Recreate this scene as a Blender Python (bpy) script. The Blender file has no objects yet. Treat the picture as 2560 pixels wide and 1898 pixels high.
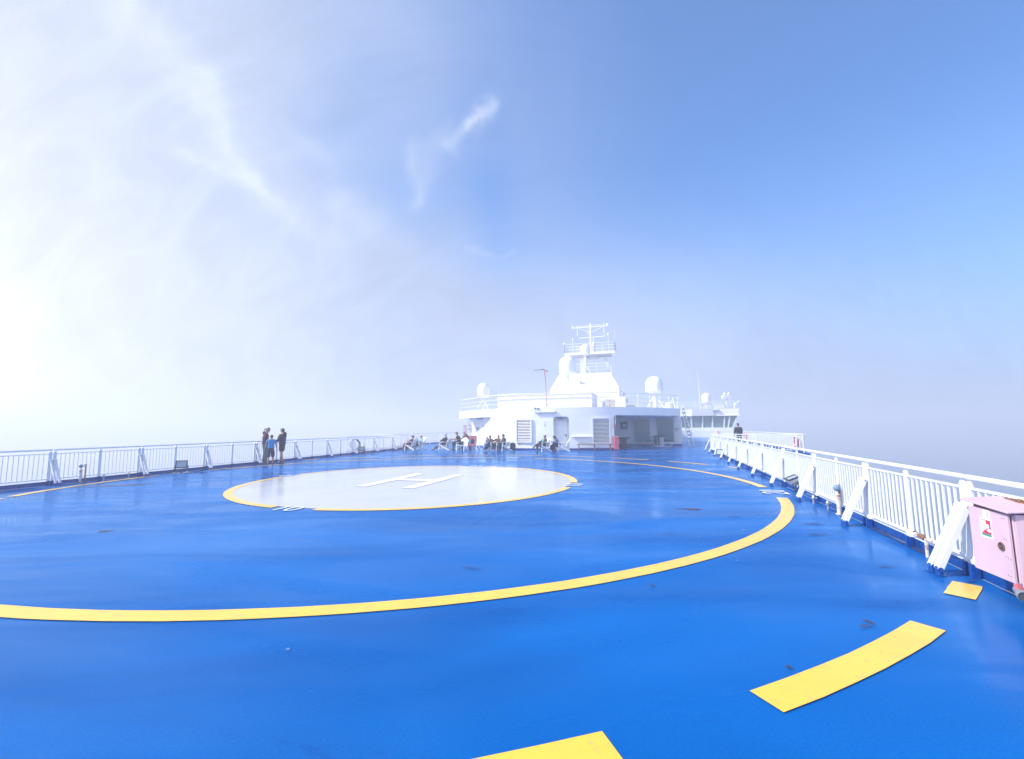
import bpy, bmesh, math, random
from mathutils import Vector, Matrix
R = math.radians
random.seed(7)
scene = bpy.context.scene
COL = scene.collection

# ------------------------------------------------------------------ materials
def lin(c):
    return tuple((x/12.92 if x <= .04045 else ((x+.055)/1.055)**2.4) for x in c)

def mat(name, col, rough=.5, metal=0., bump=0., bscale=40., var=0., vscale=6., spec=.5, coat=0., rust=0., rcol=(.16, .065, .03), rscale=5.):
    m = bpy.data.materials.new(name); m.use_nodes = True
    nt = m.node_tree; b = nt.nodes['Principled BSDF']
    b.inputs['Base Color'].default_value = (*col, 1)
    b.inputs['Roughness'].default_value = rough
    b.inputs['Metallic'].default_value = metal
    b.inputs['Specular IOR Level'].default_value = spec
    b.inputs['Coat Weight'].default_value = coat
    tc = nt.nodes.new('ShaderNodeTexCoord')
    last = None
    if var > 0:
        n = nt.nodes.new('ShaderNodeTexNoise'); n.inputs['Scale'].default_value = vscale; n.inputs['Detail'].default_value = 6
        nt.links.new(tc.outputs['Object'], n.inputs['Vector'])
        r = nt.nodes.new('ShaderNodeValToRGB')
        r.color_ramp.elements[0].position = .3; r.color_ramp.elements[1].position = .7
        r.color_ramp.elements[0].color = (*[c*(1-var) for c in col], 1)
        r.color_ramp.elements[1].color = (*[min(1, c*(1+var*.5)) for c in col], 1)
        nt.links.new(n.outputs['Fac'], r.inputs['Fac']); last = r.outputs['Color']
        nt.links.new(last, b.inputs['Base Color'])
        mr = nt.nodes.new('ShaderNodeMapRange'); mr.inputs['To Min'].default_value = max(.02, rough-.12); mr.inputs['To Max'].default_value = min(1, rough+.12)
        nt.links.new(n.outputs['Fac'], mr.inputs['Value']); nt.links.new(mr.outputs['Result'], b.inputs['Roughness'])
    if rust > 0:
        n = nt.nodes.new('ShaderNodeTexNoise'); n.inputs['Scale'].default_value = rscale; n.inputs['Detail'].default_value = 8; n.inputs['Roughness'].default_value = .7
        nt.links.new(tc.outputs['Object'], n.inputs['Vector'])
        r = nt.nodes.new('ShaderNodeValToRGB')
        r.color_ramp.elements[0].position = 1-rust-.02; r.color_ramp.elements[1].position = 1-rust+.06
        r.color_ramp.elements[0].color = (0, 0, 0, 1); r.color_ramp.elements[1].color = (1, 1, 1, 1)
        nt.links.new(n.outputs['Fac'], r.inputs['Fac'])
        mx = nt.nodes.new('ShaderNodeMix'); mx.data_type = 'RGBA'
        nt.links.new(r.outputs['Color'], mx.inputs[0])
        if last: nt.links.new(last, mx.inputs[6])
        else: mx.inputs[6].default_value = (*col, 1)
        mx.inputs[7].default_value = (*rcol, 1)
        nt.links.new(mx.outputs[2], b.inputs['Base Color'])
    if bump > 0:
        n = nt.nodes.new('ShaderNodeTexNoise'); n.inputs['Scale'].default_value = bscale; n.inputs['Detail'].default_value = 5
        nt.links.new(tc.outputs['Object'], n.inputs['Vector'])
        bp = nt.nodes.new('ShaderNodeBump'); bp.inputs['Strength'].default_value = bump; bp.inputs['Distance'].default_value = .02
        nt.links.new(n.outputs['Fac'], bp.inputs['Height']); nt.links.new(bp.outputs['Normal'], b.inputs['Normal'])
    return m

M = {}
M['white'] = mat('white_paint', (.80, .81, .83), .35, var=.05, vscale=3, bump=.06, bscale=12)
M['rail'] = mat('rail_paint', (.79, .80, .82), .32, var=.06, vscale=14, rust=.30, rcol=(.42, .30, .20), rscale=9)
M['wall'] = mat('wall_paint', (.80, .81, .83), .38, var=.05, vscale=.9, bump=.12, bscale=1.3)
M['dome'] = mat('dome_gelcoat', (.82, .83, .85), .3, var=.03)
M['kerb'] = mat('kerb_blue', (.001, .055, .27), .3, var=.25, vscale=7, rust=.34, rcol=(.03, .05, .10), rscale=4)
M['stub'] = mat('foot_blue', (.001, .06, .30), .25, var=.25, vscale=20, rust=.28, rcol=(.05, .05, .08))
M['yellow'] = mat('yellow_paint', (.86, .53, .055), .24, var=.07, vscale=3, rust=.42, rcol=(.66, .44, .09), rscale=11)
M['pad'] = mat('pad_grey', (.50, .51, .57), .17, var=.05, vscale=.8, bump=.10, bscale=1.2, rust=.25, rcol=(.33, .34, .40), rscale=2.3)
M['mark'] = mat('mark_white', (.80, .80, .82), .35, var=.06, vscale=4)
M['steel'] = mat('galvanised_steel', (.38, .41, .45), .42, metal=.6, var=.2, vscale=12)
M['dark'] = mat('dark_metal', (.05, .055, .07), .45, var=.3, vscale=10)
M['rust'] = mat('rusty_steel', (.22, .10, .05), .8, var=.4, vscale=18, bump=.4, bscale=60)
M['rustwhite'] = mat('rusted_white_pipe', (.66, .62, .60), .5, var=.1, rust=.48, rcol=(.30, .13, .05), rscale=7)
M['bluecap'] = mat('blue_grey_cap', (.16, .25, .38), .4, var=.2)
M['glass'] = mat('window_glass', (.10, .18, .19), .06, var=.1, vscale=1, spec=.8)
M['lens'] = mat('lamp_lens', (.30, .38, .46), .08, var=.15, vscale=20, spec=.8)
M['pink'] = mat('faded_pink_paint', (.60, .42, .48), .42, var=.06, vscale=5, bump=.05, bscale=20)
M['red'] = mat('red_paint', (.55, .05, .06), .4, var=.15, vscale=4)
M['redfade'] = mat('faded_red_paint', (.58, .13, .15), .45, var=.15, vscale=4)
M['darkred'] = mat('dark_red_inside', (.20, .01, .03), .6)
M['green'] = mat('sign_green', (.02, .30, .20), .4)
M['crimson'] = mat('sign_red', (.55, .03, .08), .4)
M['pinkprint'] = mat('faded_print', (.85, .42, .48), .5)
M['wood'] = mat('bench_wood', (.26, .12, .08), .6, var=.3, vscale=9)
M['brown'] = mat('brown_wood', (.08, .035, .025), .5, var=.3, vscale=9)
M['plastic'] = mat('white_plastic', (.82, .82, .83), .35, var=.03)
M['black'] = mat('black_cloth', (.018, .017, .022), .8, var=.3, vscale=12)
M['navy'] = mat('navy_cloth', (.022, .028, .06), .85, var=.25)
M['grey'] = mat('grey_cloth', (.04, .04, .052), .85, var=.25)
M['greyblue'] = mat('grey_blue_cloth', (.11, .14, .24), .85, var=.25)
M['maroon'] = mat('maroon_cloth', (.15, .022, .05), .85, var=.25)
M['teal'] = mat('grey_green_denim', (.07, .12, .14), .85, var=.25)
M['bluetee'] = mat('bright_blue_cotton', (.02, .22, .50), .8, var=.15)
M['sky'] = mat('light_blue_cloth', (.25, .42, .55), .8, var=.15)
M['brownc'] = mat('brown_cloth', (.10, .035, .03), .85, var=.25)
M['turq'] = mat('turquoise_cloth', (.12, .50, .60), .7, var=.1)
M['whitec'] = mat('white_cloth', (.75, .75, .76), .8, var=.08)
M['skin'] = mat('skin', (.42, .21, .15), .5, var=.08)
M['hairb'] = mat('brown_hair', (.055, .030, .020), .6, var=.3, vscale=40)
M['hairg'] = mat('grey_blond_hair', (.20, .15, .11), .6, var=.3, vscale=40)
M['hairw'] = mat('white_hair', (.60, .58, .56), .6, var=.2, vscale=40)
M['stain'] = mat('rust_stain', (.06, .032, .03), .7, var=.4, vscale=20)
M['stain2'] = mat('dirt_film', (.035, .05, .15), .5, var=.4, vscale=12)
M['seam'] = mat('deck_seam', (.0005, .06, .29), .5)
M['scuff'] = mat('deck_scuff', (.003, .03, .17), .5, var=.4, vscale=20)
M['scuffl'] = mat('deck_chip', (.35, .45, .62), .5, var=.3, vscale=20)
M['fascia'] = mat('fascia_grey_white', (.55, .57, .63), .4, var=.05)

def deck_material():
    m = bpy.data.materials.new('deck_paint'); m.use_nodes = True
    nt = m.node_tree; N = nt.nodes; L = nt.links; b = N['Principled BSDF']
    tc = N.new('ShaderNodeTexCoord')
    mp = N.new('ShaderNodeMapping'); mp.inputs['Rotation'].default_value = (0, 0, R(16.8)); mp.inputs['Scale'].default_value = (.28, 1.0, 1)
    L.new(tc.outputs['Object'], mp.inputs['Vector'])
    def noise(scale, detail, vec, rough=.5, dist=0.):
        n = N.new('ShaderNodeTexNoise'); n.inputs['Scale'].default_value = scale; n.inputs['Detail'].default_value = detail
        n.inputs['Roughness'].default_value = rough; n.inputs['Distortion'].default_value = dist
        L.new(vec, n.inputs['Vector']); return n.outputs['Fac']
    def rng(v, a, b_, c, d):
        r = N.new('ShaderNodeMapRange'); r.inputs['From Min'].default_value = a; r.inputs['From Max'].default_value = b_
        r.inputs['To Min'].default_value = c; r.inputs['To Max'].default_value = d; L.new(v, r.inputs['Value']); return r.outputs['Result']
    big = noise(.55, 4, mp.outputs['Vector'], .55, .6)
    fine = noise(9, 8, tc.outputs['Object'], .7)
    cr = N.new('ShaderNodeValToRGB'); e = cr.color_ramp.elements
    e[0].position = .34; e[0].color = (.0001, .074, .30, 1)
    e[1].position = .64; e[1].color = (.0002, .120, .435, 1)
    L.new(big, cr.inputs['Fac'])
    # dark scuffs and tiny chips of wear
    sc = noise(1.6, 9, mp.outputs['Vector'], .75, .4)
    scm = rng(sc, .60, .70, 0, .6)
    grit = noise(60, 3, tc.outputs['Object'], .6); gv = N.new('ShaderNodeVectorMath'); gv.operation = 'SCALE'; L.new(cr.outputs['Color'], gv.inputs[0]); L.new(rng(grit, .3, .7, .86, 1.14), gv.inputs['Scale'])
    mx = N.new('ShaderNodeMix'); mx.data_type = 'RGBA'; L.new(scm, mx.inputs[0]); L.new(gv.outputs[0], mx.inputs[6]); mx.inputs[7].default_value = (.004, .035, .20, 1)
    L.new(mx.outputs[2], b.inputs['Base Color'])
    wet = noise(.8, 5, mp.outputs['Vector'], .6, 1.2)
    L.new(rng(wet, .35, .65, .3, .5), b.inputs['Roughness'])
    b.inputs['Specular IOR Level'].default_value = 0.
    # bump: shallow plate buckling, small blisters
    b1 = noise(1.1, 3, mp.outputs['Vector'], .5, .5)
    b2 = noise(2.6, 6, mp.outputs['Vector'], .6, .8)
    ad = N.new('ShaderNodeMath'); ad.operation = 'MULTIPLY_ADD'; L.new(b2, ad.inputs[0]); ad.inputs[1].default_value = .22; L.new(b1, ad.inputs[2])
    ad2 = N.new('ShaderNodeMath'); ad2.operation = 'MULTIPLY_ADD'; L.new(fine, ad2.inputs[0]); ad2.inputs[1].default_value = .018; L.new(ad.outputs[0], ad2.inputs[2])
    bp = N.new('ShaderNodeBump'); bp.inputs['Strength'].default_value = 1.0; bp.inputs['Distance'].default_value = .009
    L.new(ad2.outputs[0], bp.inputs['Height']); L.new(bp.outputs['Normal'], b.inputs['Normal'])
    # wet film: glossy layer, stronger at grazing angles, patchy where the deck has dried
    gl = N.new('ShaderNodeBsdfGlossy'); gl.inputs['Color'].default_value = (.44, .68, 1, 1); L.new(rng(wet, .38, .62, .11, .30), gl.inputs['Roughness']); L.new(bp.outputs['Normal'], gl.inputs['Normal'])
    fr = N.new('ShaderNodeFresnel'); fr.inputs['IOR'].default_value = 1.46; L.new(bp.outputs['Normal'], fr.inputs['Normal'])
    k = N.new('ShaderNodeMath'); k.operation = 'MULTIPLY'; L.new(fr.outputs[0], k.inputs[0]); L.new(rng(wet, .40, .60, 1., .58), k.inputs[1])
    ms = N.new('ShaderNodeMixShader'); L.new(k.outputs[0], ms.inputs[0]); L.new(b.outputs[0], ms.inputs[1]); L.new(gl.outputs[0], ms.inputs[2])
    L.new(ms.outputs[0], N['Material Output'].inputs['Surface'])
    return m
M['deck'] = deck_material()

def water_material():
    m = bpy.data.materials.new('sea_water'); m.use_nodes = True
    nt = m.node_tree; b = nt.nodes['Principled BSDF']
    b.inputs['Base Color'].default_value = (.03, .07, .11, 1); b.inputs['Roughness'].default_value = .15
    tc = nt.nodes.new('ShaderNodeTexCoord'); n = nt.nodes.new('ShaderNodeTexNoise'); n.inputs['Scale'].default_value = .35; n.inputs['Detail'].default_value = 8
    nt.links.new(tc.outputs['Object'], n.inputs['Vector'])
    bp = nt.nodes.new('ShaderNodeBump'); bp.inputs['Distance'].default_value = 1.0; bp.inputs['Strength'].default_value = .7
    nt.links.new(n.outputs['Fac'], bp.inputs['Height']); nt.links.new(bp.outputs['Normal'], b.inputs['Normal'])
    return m
M['water'] = water_material()

# ------------------------------------------------------------------ mesh builder
def frame(d, up=(0, 0, 1)):
    d = Vector(d).normalized(); u = Vector(up)
    if abs(d.dot(u)) > .98: u = Vector((1, 0, 0))
    x = d.cross(u).normalized(); y = x.cross(d).normalized()
    return x, y, d

class MB:
    def __init__(s): s.v = []; s.f = []
    def add(s, vs, fs):
        o = len(s.v); s.v += [tuple(v) for v in vs]; s.f += [tuple(i+o for i in f) for f in fs]; return s
    def box(s, c, size, rz=0., mtx=None):
        hx, hy, hz = size[0]/2, size[1]/2, size[2]/2
        vs = [Vector((x, y, z)) for x in (-hx, hx) for y in (-hy, hy) for z in (-hz, hz)]
        m = mtx if mtx else Matrix.Rotation(rz, 3, 'Z')
        vs = [m @ v + Vector(c) for v in vs]
        return s.add(vs, [(0, 1, 3, 2), (4, 6, 7, 5), (0, 4, 5, 1), (2, 3, 7, 6), (0, 2, 6, 4), (1, 5, 7, 3)])
    def bbox(s, c, size, rz=0., b=.01, mtx=None):   # box with chamfered edges
        bm = bmesh.new(); bmesh.ops.create_cube(bm, size=1)
        for v in bm.verts: v.co = Vector((v.co.x*size[0], v.co.y*size[1], v.co.z*size[2]))
        bmesh.ops.bevel(bm, geom=list(bm.edges), offset=b, segments=2, affect='EDGES', profile=.5)
        m = mtx if mtx else Matrix.Rotation(rz, 3, 'Z')
        bm.verts.ensure_lookup_table()
        s.add([m @ v.co + Vector(c) for v in bm.verts], [[v.index for v in f.verts] for f in bm.faces]); bm.free(); return s
    def bar(s, p0, p1, w, t, up=(0, 0, 1)):         # rectangular bar: w across, t along 'up' side
        p0, p1 = Vector(p0), Vector(p1); x, y, d = frame(p1-p0, up)
        vs = [p + x*a*w/2 + y*b*t/2 for p in (p0, p1) for a, b in ((-1, -1), (1, -1), (1, 1), (-1, 1))]
        return s.add(vs, [(3, 2, 1, 0), (4, 5, 6, 7), (0, 1, 5, 4), (1, 2, 6, 5), (2, 3, 7, 6), (3, 0, 4, 7)])
    def tube(s, pts, r, n=8, caps=True):
        pts = [Vector(p) for p in pts]; rs = r if isinstance(r, (list, tuple)) else [r]*len(pts)
        vs = []; px = None
        for i, p in enumerate(pts):
            d = (pts[min(i+1, len(pts)-1)] - pts[max(i-1, 0)])
            if px is None: x, y, d = frame(d)
            else:
                d = d.normalized(); x = (px - d*px.dot(d)).normalized(); y = d.cross(x)*-1
            px = x; y = x.cross(d).normalized()
            for k in range(n):
                a = 2*math.pi*k/n; vs.append(p + (x*math.cos(a) + y*math.sin(a))*rs[i])
        fs = [(i*n+k, i*n+(k+1) % n, (i+1)*n+(k+1) % n, (i+1)*n+k) for i in range(len(pts)-1) for k in range(n)]
        if caps: fs += [tuple(range(n))[::-1], tuple((len(pts)-1)*n+k for k in range(n))]
        return s.add(vs, fs)
    def lathe(s, c, prof, n=24, axis=None):         # prof: (radius, height)
        m = Matrix.Identity(3)
        if axis is not None:
            x, y, d = frame(axis); m = Matrix((x, y, d)).transposed()
        c = Vector(c); vs = []
        for r, z in prof:
            for k in range(n):
                a = 2*math.pi*k/n; vs.append(m @ Vector((r*math.cos(a), r*math.sin(a), z)) + c)
        fs = [(i*n+k, i*n+(k+1) % n, (i+1)*n+(k+1) % n, (i+1)*n+k) for i in range(len(prof)-1) for k in range(n)]
        fs += [tuple(range(n))[::-1], tuple((len(prof)-1)*n+k for k in range(n))]
        return s.add(vs, fs)
    def ell(s, c, r, n=12, m=8, mtx=None):
        c = Vector(c); r = r if isinstance(r, (tuple, list)) else (r, r, r)
        vs = []; M_ = mtx or Matrix.Identity(3)
        for i in range(1, m):
            t = math.pi*i/m
            for k in range(n):
                a = 2*math.pi*k/n
                vs.append(M_ @ Vector((r[0]*math.sin(t)*math.cos(a), r[1]*math.sin(t)*math.sin(a), r[2]*math.cos(t))) + c)
        top = len(vs); vs.append(M_ @ Vector((0, 0, r[2])) + c); vs.append(M_ @ Vector((0, 0, -r[2])) + c)
        fs = [(i*n+k, (i+1)*n+k, (i+1)*n+(k+1) % n, i*n+(k+1) % n) for i in range(m-2) for k in range(n)]
        fs += [(top, k, (k+1) % n) for k in range(n)] + [(top+1, (m-2)*n+(k+1) % n, (m-2)*n+k) for k in range(n)]
        return s.add(vs, fs)
    def prism(s, poly, z0, z1):                     # plan polygon extruded up
        n = len(poly); vs = [(x, y, z0) for x, y in poly] + [(x, y, z1) for x, y in poly]
        return s.add(vs, [tuple(range(n))[::-1], tuple(range(n, 2*n))] + [(i, (i+1) % n, n+(i+1) % n, n+i) for i in range(n)])
    def slab(s, outline, origin, ux, uz, nrm, t):   # outline (a,b) in the plane ux,uz ; thickness t along nrm
        o, ux, uz, nv = Vector(origin), Vector(ux), Vector(uz), Vector(nrm)*t
        n = len(outline); vs = [o+ux*a+uz*b for a, b in outline]; vs += [v+nv for v in vs]
        return s.add(vs, [tuple(range(n))[::-1], tuple(range(n, 2*n))] + [(i, (i+1) % n, n+(i+1) % n, n+i) for i in range(n)])
    def torus(s, c, R_, r, axis=(0, 0, 1), n=24, m=8, arc=(0, 2*math.pi)):
        x, y, d = frame(axis); c = Vector(c); full = abs(arc[1]-arc[0]-2*math.pi) < 1e-4
        K = n if full else n+1; vs = []
        for i in range(K):
            a = arc[0]+(arc[1]-arc[0])*i/n; e = x*math.cos(a)+y*math.sin(a)
            for k in range(m):
                b = 2*math.pi*k/m; vs.append(c+e*(R_+r*math.cos(b))+d*r*math.sin(b))
        fs = [(i*m+k, ((i+1) % K)*m+k, ((i+1) % K)*m+(k+1) % m, i*m+(k+1) % m) for i in range(n if full else n) for k in range(m)]
        return s.add(vs, fs)
    def build(s, name, mt, parent=None, smooth=False, world=True):
        vs = s.v
        if parent is not None and world:
            inv = XF[parent.name].inverted(); vs = [tuple(inv @ Vector(v)) for v in vs]
        me = bpy.data.meshes.new(name); me.from_pydata(vs, [], s.f); me.update()
        bm = bmesh.new(); bm.from_mesh(me); bmesh.ops.recalc_face_normals(bm, faces=bm.faces); bm.to_mesh(me); bm.free()
        if smooth:
            me.polygons.foreach_set('use_smooth', [True]*len(me.polygons))
            try: me.set_sharp_from_angle(angle=R(40))
            except Exception: pass
        me.materials.append(M[mt] if isinstance(mt, str) else mt)
        o = bpy.data.objects.new(name, me); COL.objects.link(o)
        if parent is not None:
            o.parent = parent; XF[o.name] = XF[parent.name]
        else: XF[o.name] = Matrix.Identity(4)
        return o

XF = {}
def tag(o, label=None, cat=None, group=None, kind=None):
    if label: o['label'] = label
    if cat: o['category'] = cat
    if group: o['group'] = group
    if kind: o['kind'] = kind
    return o
def thing(name, label, cat, loc, rz=0., group=None):
    o = bpy.data.objects.new(name, None); COL.objects.link(o)
    o.location = loc; o.rotation_euler = (0, 0, rz); o.empty_display_size = .2
    XF[o.name] = Matrix.Translation(Vector(loc)) @ Matrix.Rotation(rz, 4, 'Z')
    return tag(o, label, cat, group)
def struct(o): o['kind'] = 'structure'; return o
def dup(root, loc, rz, label=None, cat=None, group=None):
    def cp(o, par):
        c = o.copy(); COL.objects.link(c); c.parent = par
        for ch in [k for k in CH.get(o.name, [])]: cp(ch, c)
        return c
    r = cp(root, None); r.location = loc; r.rotation_euler = (0, 0, rz)
    if label: r['label'] = label
    if group: r['group'] = group
    return r
CH = {}
def note(o):
    if o.parent: CH.setdefault(o.parent.name, []).append(o)

AX = R(16.8)
CA, SA = math.cos(AX), math.sin(AX)
def S(xs, a, z=0.):      # ship frame (starboard from centre line, forward) to world
    # centre line passes through the pad centre (-3.045, 13.88)
    xx, aa = xs, a
    cx, cy = -3.045, 13.88
    return Vector((cx + CA*xx + SA*aa, cy - SA*xx + CA*aa, z))
HAZE = .005

# ------------------------------------------------------------------ camera
cam = bpy.data.cameras.new('camera'); cam.sensor_width = 36; cam.lens = 1094.0/2560*36; cam.clip_end = 5000; cam.clip_start = .05
co = bpy.data.objects.new('camera', cam); COL.objects.link(co)
co.matrix_world = Matrix.Translation((0, 0, 1.632)) @ Matrix.Rotation(R(90)+.1075, 4, 'X') @ Matrix.Rotation(-.0081, 4, 'Z')
scene.camera = co

# ------------------------------------------------------------------ light
SUN_EL, SUN_AZ = 41., -99.        # azimuth measured from +Y towards +X
sd = Vector((math.sin(R(SUN_AZ))*math.cos(R(SUN_EL)), math.cos(R(SUN_AZ))*math.cos(R(SUN_EL)), math.sin(R(SUN_EL))))
sun = bpy.data.lights.new('sun', 'SUN'); sun.energy = 3.9; sun.angle = R(.8); sun.color = (1, .95, .88)
so = bpy.data.objects.new('sun', sun); COL.objects.link(so); so.rotation_euler = (-sd).to_track_quat('-Z', 'Y').to_euler()

def make_world():
    w = bpy.data.worlds.new('World'); scene.world = w; w.use_nodes = True
    nt = w.node_tree; N = nt.nodes; L = nt.links; N.clear()
    def val(x): return x
    def mth(op, *a, clamp=False):
        n = N.new('ShaderNodeMath'); n.operation = op; n.use_clamp = clamp
        for i, x in enumerate(a):
            if isinstance(x, (int, float)): n.inputs[i].default_value = x
            else: L.new(x, n.inputs[i])
        return n.outputs[0]
    def rng(v, a, b, c=0., d=1., smooth=True):
        n = N.new('ShaderNodeMapRange'); n.interpolation_type = 'SMOOTHSTEP' if smooth else 'LINEAR'
        for k, x in zip(('From Min', 'From Max', 'To Min', 'To Max'), (a, b, c, d)):
            if isinstance(x, (int, float)): n.inputs[k].default_value = x
            else: L.new(x, n.inputs[k])
        L.new(v, n.inputs['Value']); return n.outputs['Result']
    def mix(f, a, b, blend='MIX'):
        n = N.new('ShaderNodeMix'); n.data_type = 'RGBA'; n.blend_type = blend
        for i, x in ((0, f), (6, a), (7, b)):
            if isinstance(x, (int, float)): n.inputs[i].default_value = x
            elif isinstance(x, tuple): n.inputs[i].default_value = (*x, 1)
            else: L.new(x, n.inputs[i])
        return n.outputs[2]
    def ramp(v, pts):
        n = N.new('ShaderNodeValToRGB'); e = n.color_ramp.elements
        for i, (p, c) in enumerate(pts):
            el = e[i] if i < 2 else e.new(p)
            el.position = p; el.color = (*c, 1)
        L.new(v, n.inputs['Fac']); return n.outputs['Color']
    tc = N.new('ShaderNodeTexCoord'); D = tc.outputs['Generated']
    sp = N.new('ShaderNodeSeparateXYZ'); L.new(D, sp.inputs[0]); X, Y, Z = sp.outputs
    az = mth('MULTIPLY', mth('ARCTAN2', X, Y), 180/math.pi)
    el = mth('MULTIPLY', mth('ARCSINE', mth('MINIMUM', mth('MAXIMUM', Z, -1.), 1.)), 180/math.pi)
    def noise(scale, detail, vec=D, rough=.5, dist=0.):
        n = N.new('ShaderNodeTexNoise'); n.inputs['Scale'].default_value = scale; n.inputs['Detail'].default_value = detail
        n.inputs['Roughness'].default_value = rough; n.inputs['Distortion'].default_value = dist; L.new(vec, n.inputs['Vector']); return n.outputs['Fac']
    n1 = noise(1.7, 4, dist=.6); n2 = noise(6., 6, dist=1.0, rough=.55)
    # distort azimuth / elevation for torn cloud edges
    azd = mth('ADD', az, mth('MULTIPLY', mth('SUBTRACT', noise(5., 5, rough=.5), .5), 11.))
    n3 = noise(7., 4, rough=.55)
    eld = mth('ADD', el, mth('MULTIPLY', mth('SUBTRACT', n3, .5), 8.))
    # clear sky
    sky = N.new('ShaderNodeTexSky'); sky.sky_type = 'NISHITA'; sky.sun_disc = False
    sky.sun_elevation = R(SUN_EL); sky.sun_rotation = R(SUN_AZ); sky.altitude = 20; sky.air_density = 1.0; sky.dust_density = .6; sky.ozone_density = 3.0
    hs = N.new('ShaderNodeHueSaturation'); hs.inputs['Saturation'].default_value = 1.12; hs.inputs['Value'].default_value = SKYV; L.new(sky.outputs[0], hs.inputs['Color'])
    clear = mix(1., hs.outputs['Color'], SKYTINT, 'MULTIPLY')
    # fog bank: colour by nearness to the sun-side glow, cover by direction
    g = Vector((math.sin(R(-78))*math.cos(R(-4)), math.cos(R(-78))*math.cos(R(-4)), math.sin(R(-4))))
    dt = N.new('ShaderNodeVectorMath'); dt.operation = 'DOT_PRODUCT'; L.new(D, dt.inputs[0]); dt.inputs[1].default_value = g
    dd = mth('ADD', dt.outputs['Value'], mth('MULTIPLY', mth('SUBTRACT', n1, .5), .22))
    u = mth('MULTIPLY_ADD', dd, .5, .5, clamp=True)
    def c(r, g_, b, k=FOGK): return tuple(x*k for x in lin((r/255, g_/255, b/255)))
    fog = ramp(u, [(.0, c(165, 182, 222)), (.42, c(193, 207, 238)), (.60, c(190, 204, 236)), (.72, c(192, 206, 235)), (.80, c(212, 222, 246)), (.88, c(229, 234, 250)), (.95, c(246, 248, 254)), (1., c(255, 255, 255, FOGK*1.3))])
    # glow towards the sun
    glow = mth('MULTIPLY', mth('POWER', mth('MAXIMUM', dd, 0.), 14.), .8)
    gl = N.new('ShaderNodeCombineColor'); 
    for i in range(3): L.new(glow, gl.inputs[i])
    fogc = mix(1., fog, gl.outputs[0], 'ADD')
    # cover: boundary azimuth falls with elevation
    bnd = N.new('ShaderNodeFloatCurve')
    cv = bnd.mapping.curves[0]
    def e2(x): return (x+10)/100.
    pts = [(e2(-10), 1.), (e2(2), .84), (e2(7), .74), (e2(12), .655), (e2(18), .575), (e2(26), .49), (e2(40), .47), (e2(60), .40), (1., .36)]
    cv.points[0].location = pts[0]; cv.points[1].location = pts[-1]
    for p in pts[1:-1]: cv.points.new(*p)
    bnd.mapping.update(); L.new(mth('MULTIPLY_ADD', el, .01, .1), bnd.inputs['Value'])
    lim = mth('MULTIPLY_ADD', bnd.outputs[0], 200., -100.)       # 0..1 -> -100..100 degrees
    azn = mth('ADD', az, mth('MULTIPLY', mth('SUBTRACT', n1, .5), 34.))
    # behind the viewer everything is fog
    cover = rng(mth('SUBTRACT', azn, lim), -30., 34., .93, .16)
    back = rng(Y, -.75, -.2, 1., 0.)
    cover = mth('MAXIMUM', cover, mth('MULTIPLY', back, .8))
    # low haze band all round
    low = rng(mth('ADD', el, mth('MULTIPLY', mth('SUBTRACT', n1, .5), 5.)), -3., 17., .95, 0.)
    cover = mth('MAXIMUM', cover, low)
    mid = rng(el, 5., 33., .45, 0.)
    cover = mth('ADD', cover, mth('MULTIPLY', mid, mth('SUBTRACT', 1., cover)), clamp=True)
    # thinner grey-blue gaps within the bank
    def streak(a, b, wd, s, fall=1.):
        ax, ay = a; bx, by = b; dx, dy = bx-ax, by-ay; l2 = dx*dx+dy*dy
        px = mth('SUBTRACT', azd, ax); py = mth('SUBTRACT', eld, ay)
        t = mth('MULTIPLY', mth('ADD', mth('MULTIPLY', px, dx), mth('MULTIPLY', py, dy)), 1/l2, clamp=True)
        ex = mth('SUBTRACT', px, mth('MULTIPLY', t, dx)); ey = mth('SUBTRACT', py, mth('MULTIPLY', t, dy))
        d2 = mth('ADD', mth('MULTIPLY', ex, ex), mth('MULTIPLY', ey, ey))
        return mth('MULTIPLY', mth('EXPONENT', mth('MULTIPLY', d2, -1/(wd*wd))), s)
    st = None
    for a in STREAKS:
        k = streak(*a); st = k if st is None else mth('ADD', st, k)
    wisp = mth('MULTIPLY', st, rng(n2, .28, .62, .45, 1.15))
    dark = None
    for a in DARKS:
        k = streak(*a); dark = k if dark is None else mth('ADD', dark, k)
    cover2 = mth('SUBTRACT', cover, mth('MULTIPLY', dark, .5), clamp=True)
    col = mix(cover2, clear, fogc)
    white = c(226, 233, 252)
    col = mix(mth('MINIMUM', wisp, .8), col, mix(1., fogc, (.10, .10, .09), 'ADD'))
    sm = N.new('ShaderNodeMapping'); sm.inputs['Rotation'].default_value = (.5, .9, .4); sm.inputs['Scale'].default_value = (1., 5.5, 2.2); L.new(D, sm.inputs['Vector'])
    n5 = noise(2.8, 9, sm.outputs['Vector'], .62, 1.5)
    det = mth('MULTIPLY_ADD', mth('MULTIPLY', mth('SUBTRACT', n5, .5), cover2), .36, 1.)
    sv = N.new('ShaderNodeVectorMath'); sv.operation = 'SCALE'; L.new(col, sv.inputs[0]); L.new(det, sv.inputs['Scale']); col = mix(rng(Y, -.6, -.05, 1., 0.), sv.outputs[0], mix(1., sv.outputs[0], (2.2, 1.95, 1.6), 'MULTIPLY'))
    # under the horizon: fog over water
    bg = N.new('ShaderNodeBackground'); bg.inputs['Strength'].default_value = .1
    sc = N.new('ShaderNodeVectorMath'); sc.operation = 'SCALE'; sc.inputs['Scale'].default_value = 10.; L.new(col, sc.inputs[0])
    L.new(sc.outputs[0], bg.inputs['Color'])
    out = N.new('ShaderNodeOutputWorld'); L.new(bg.outputs[0], out.inputs['Surface'])
FOGK = .655
SKYV = .15
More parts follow.
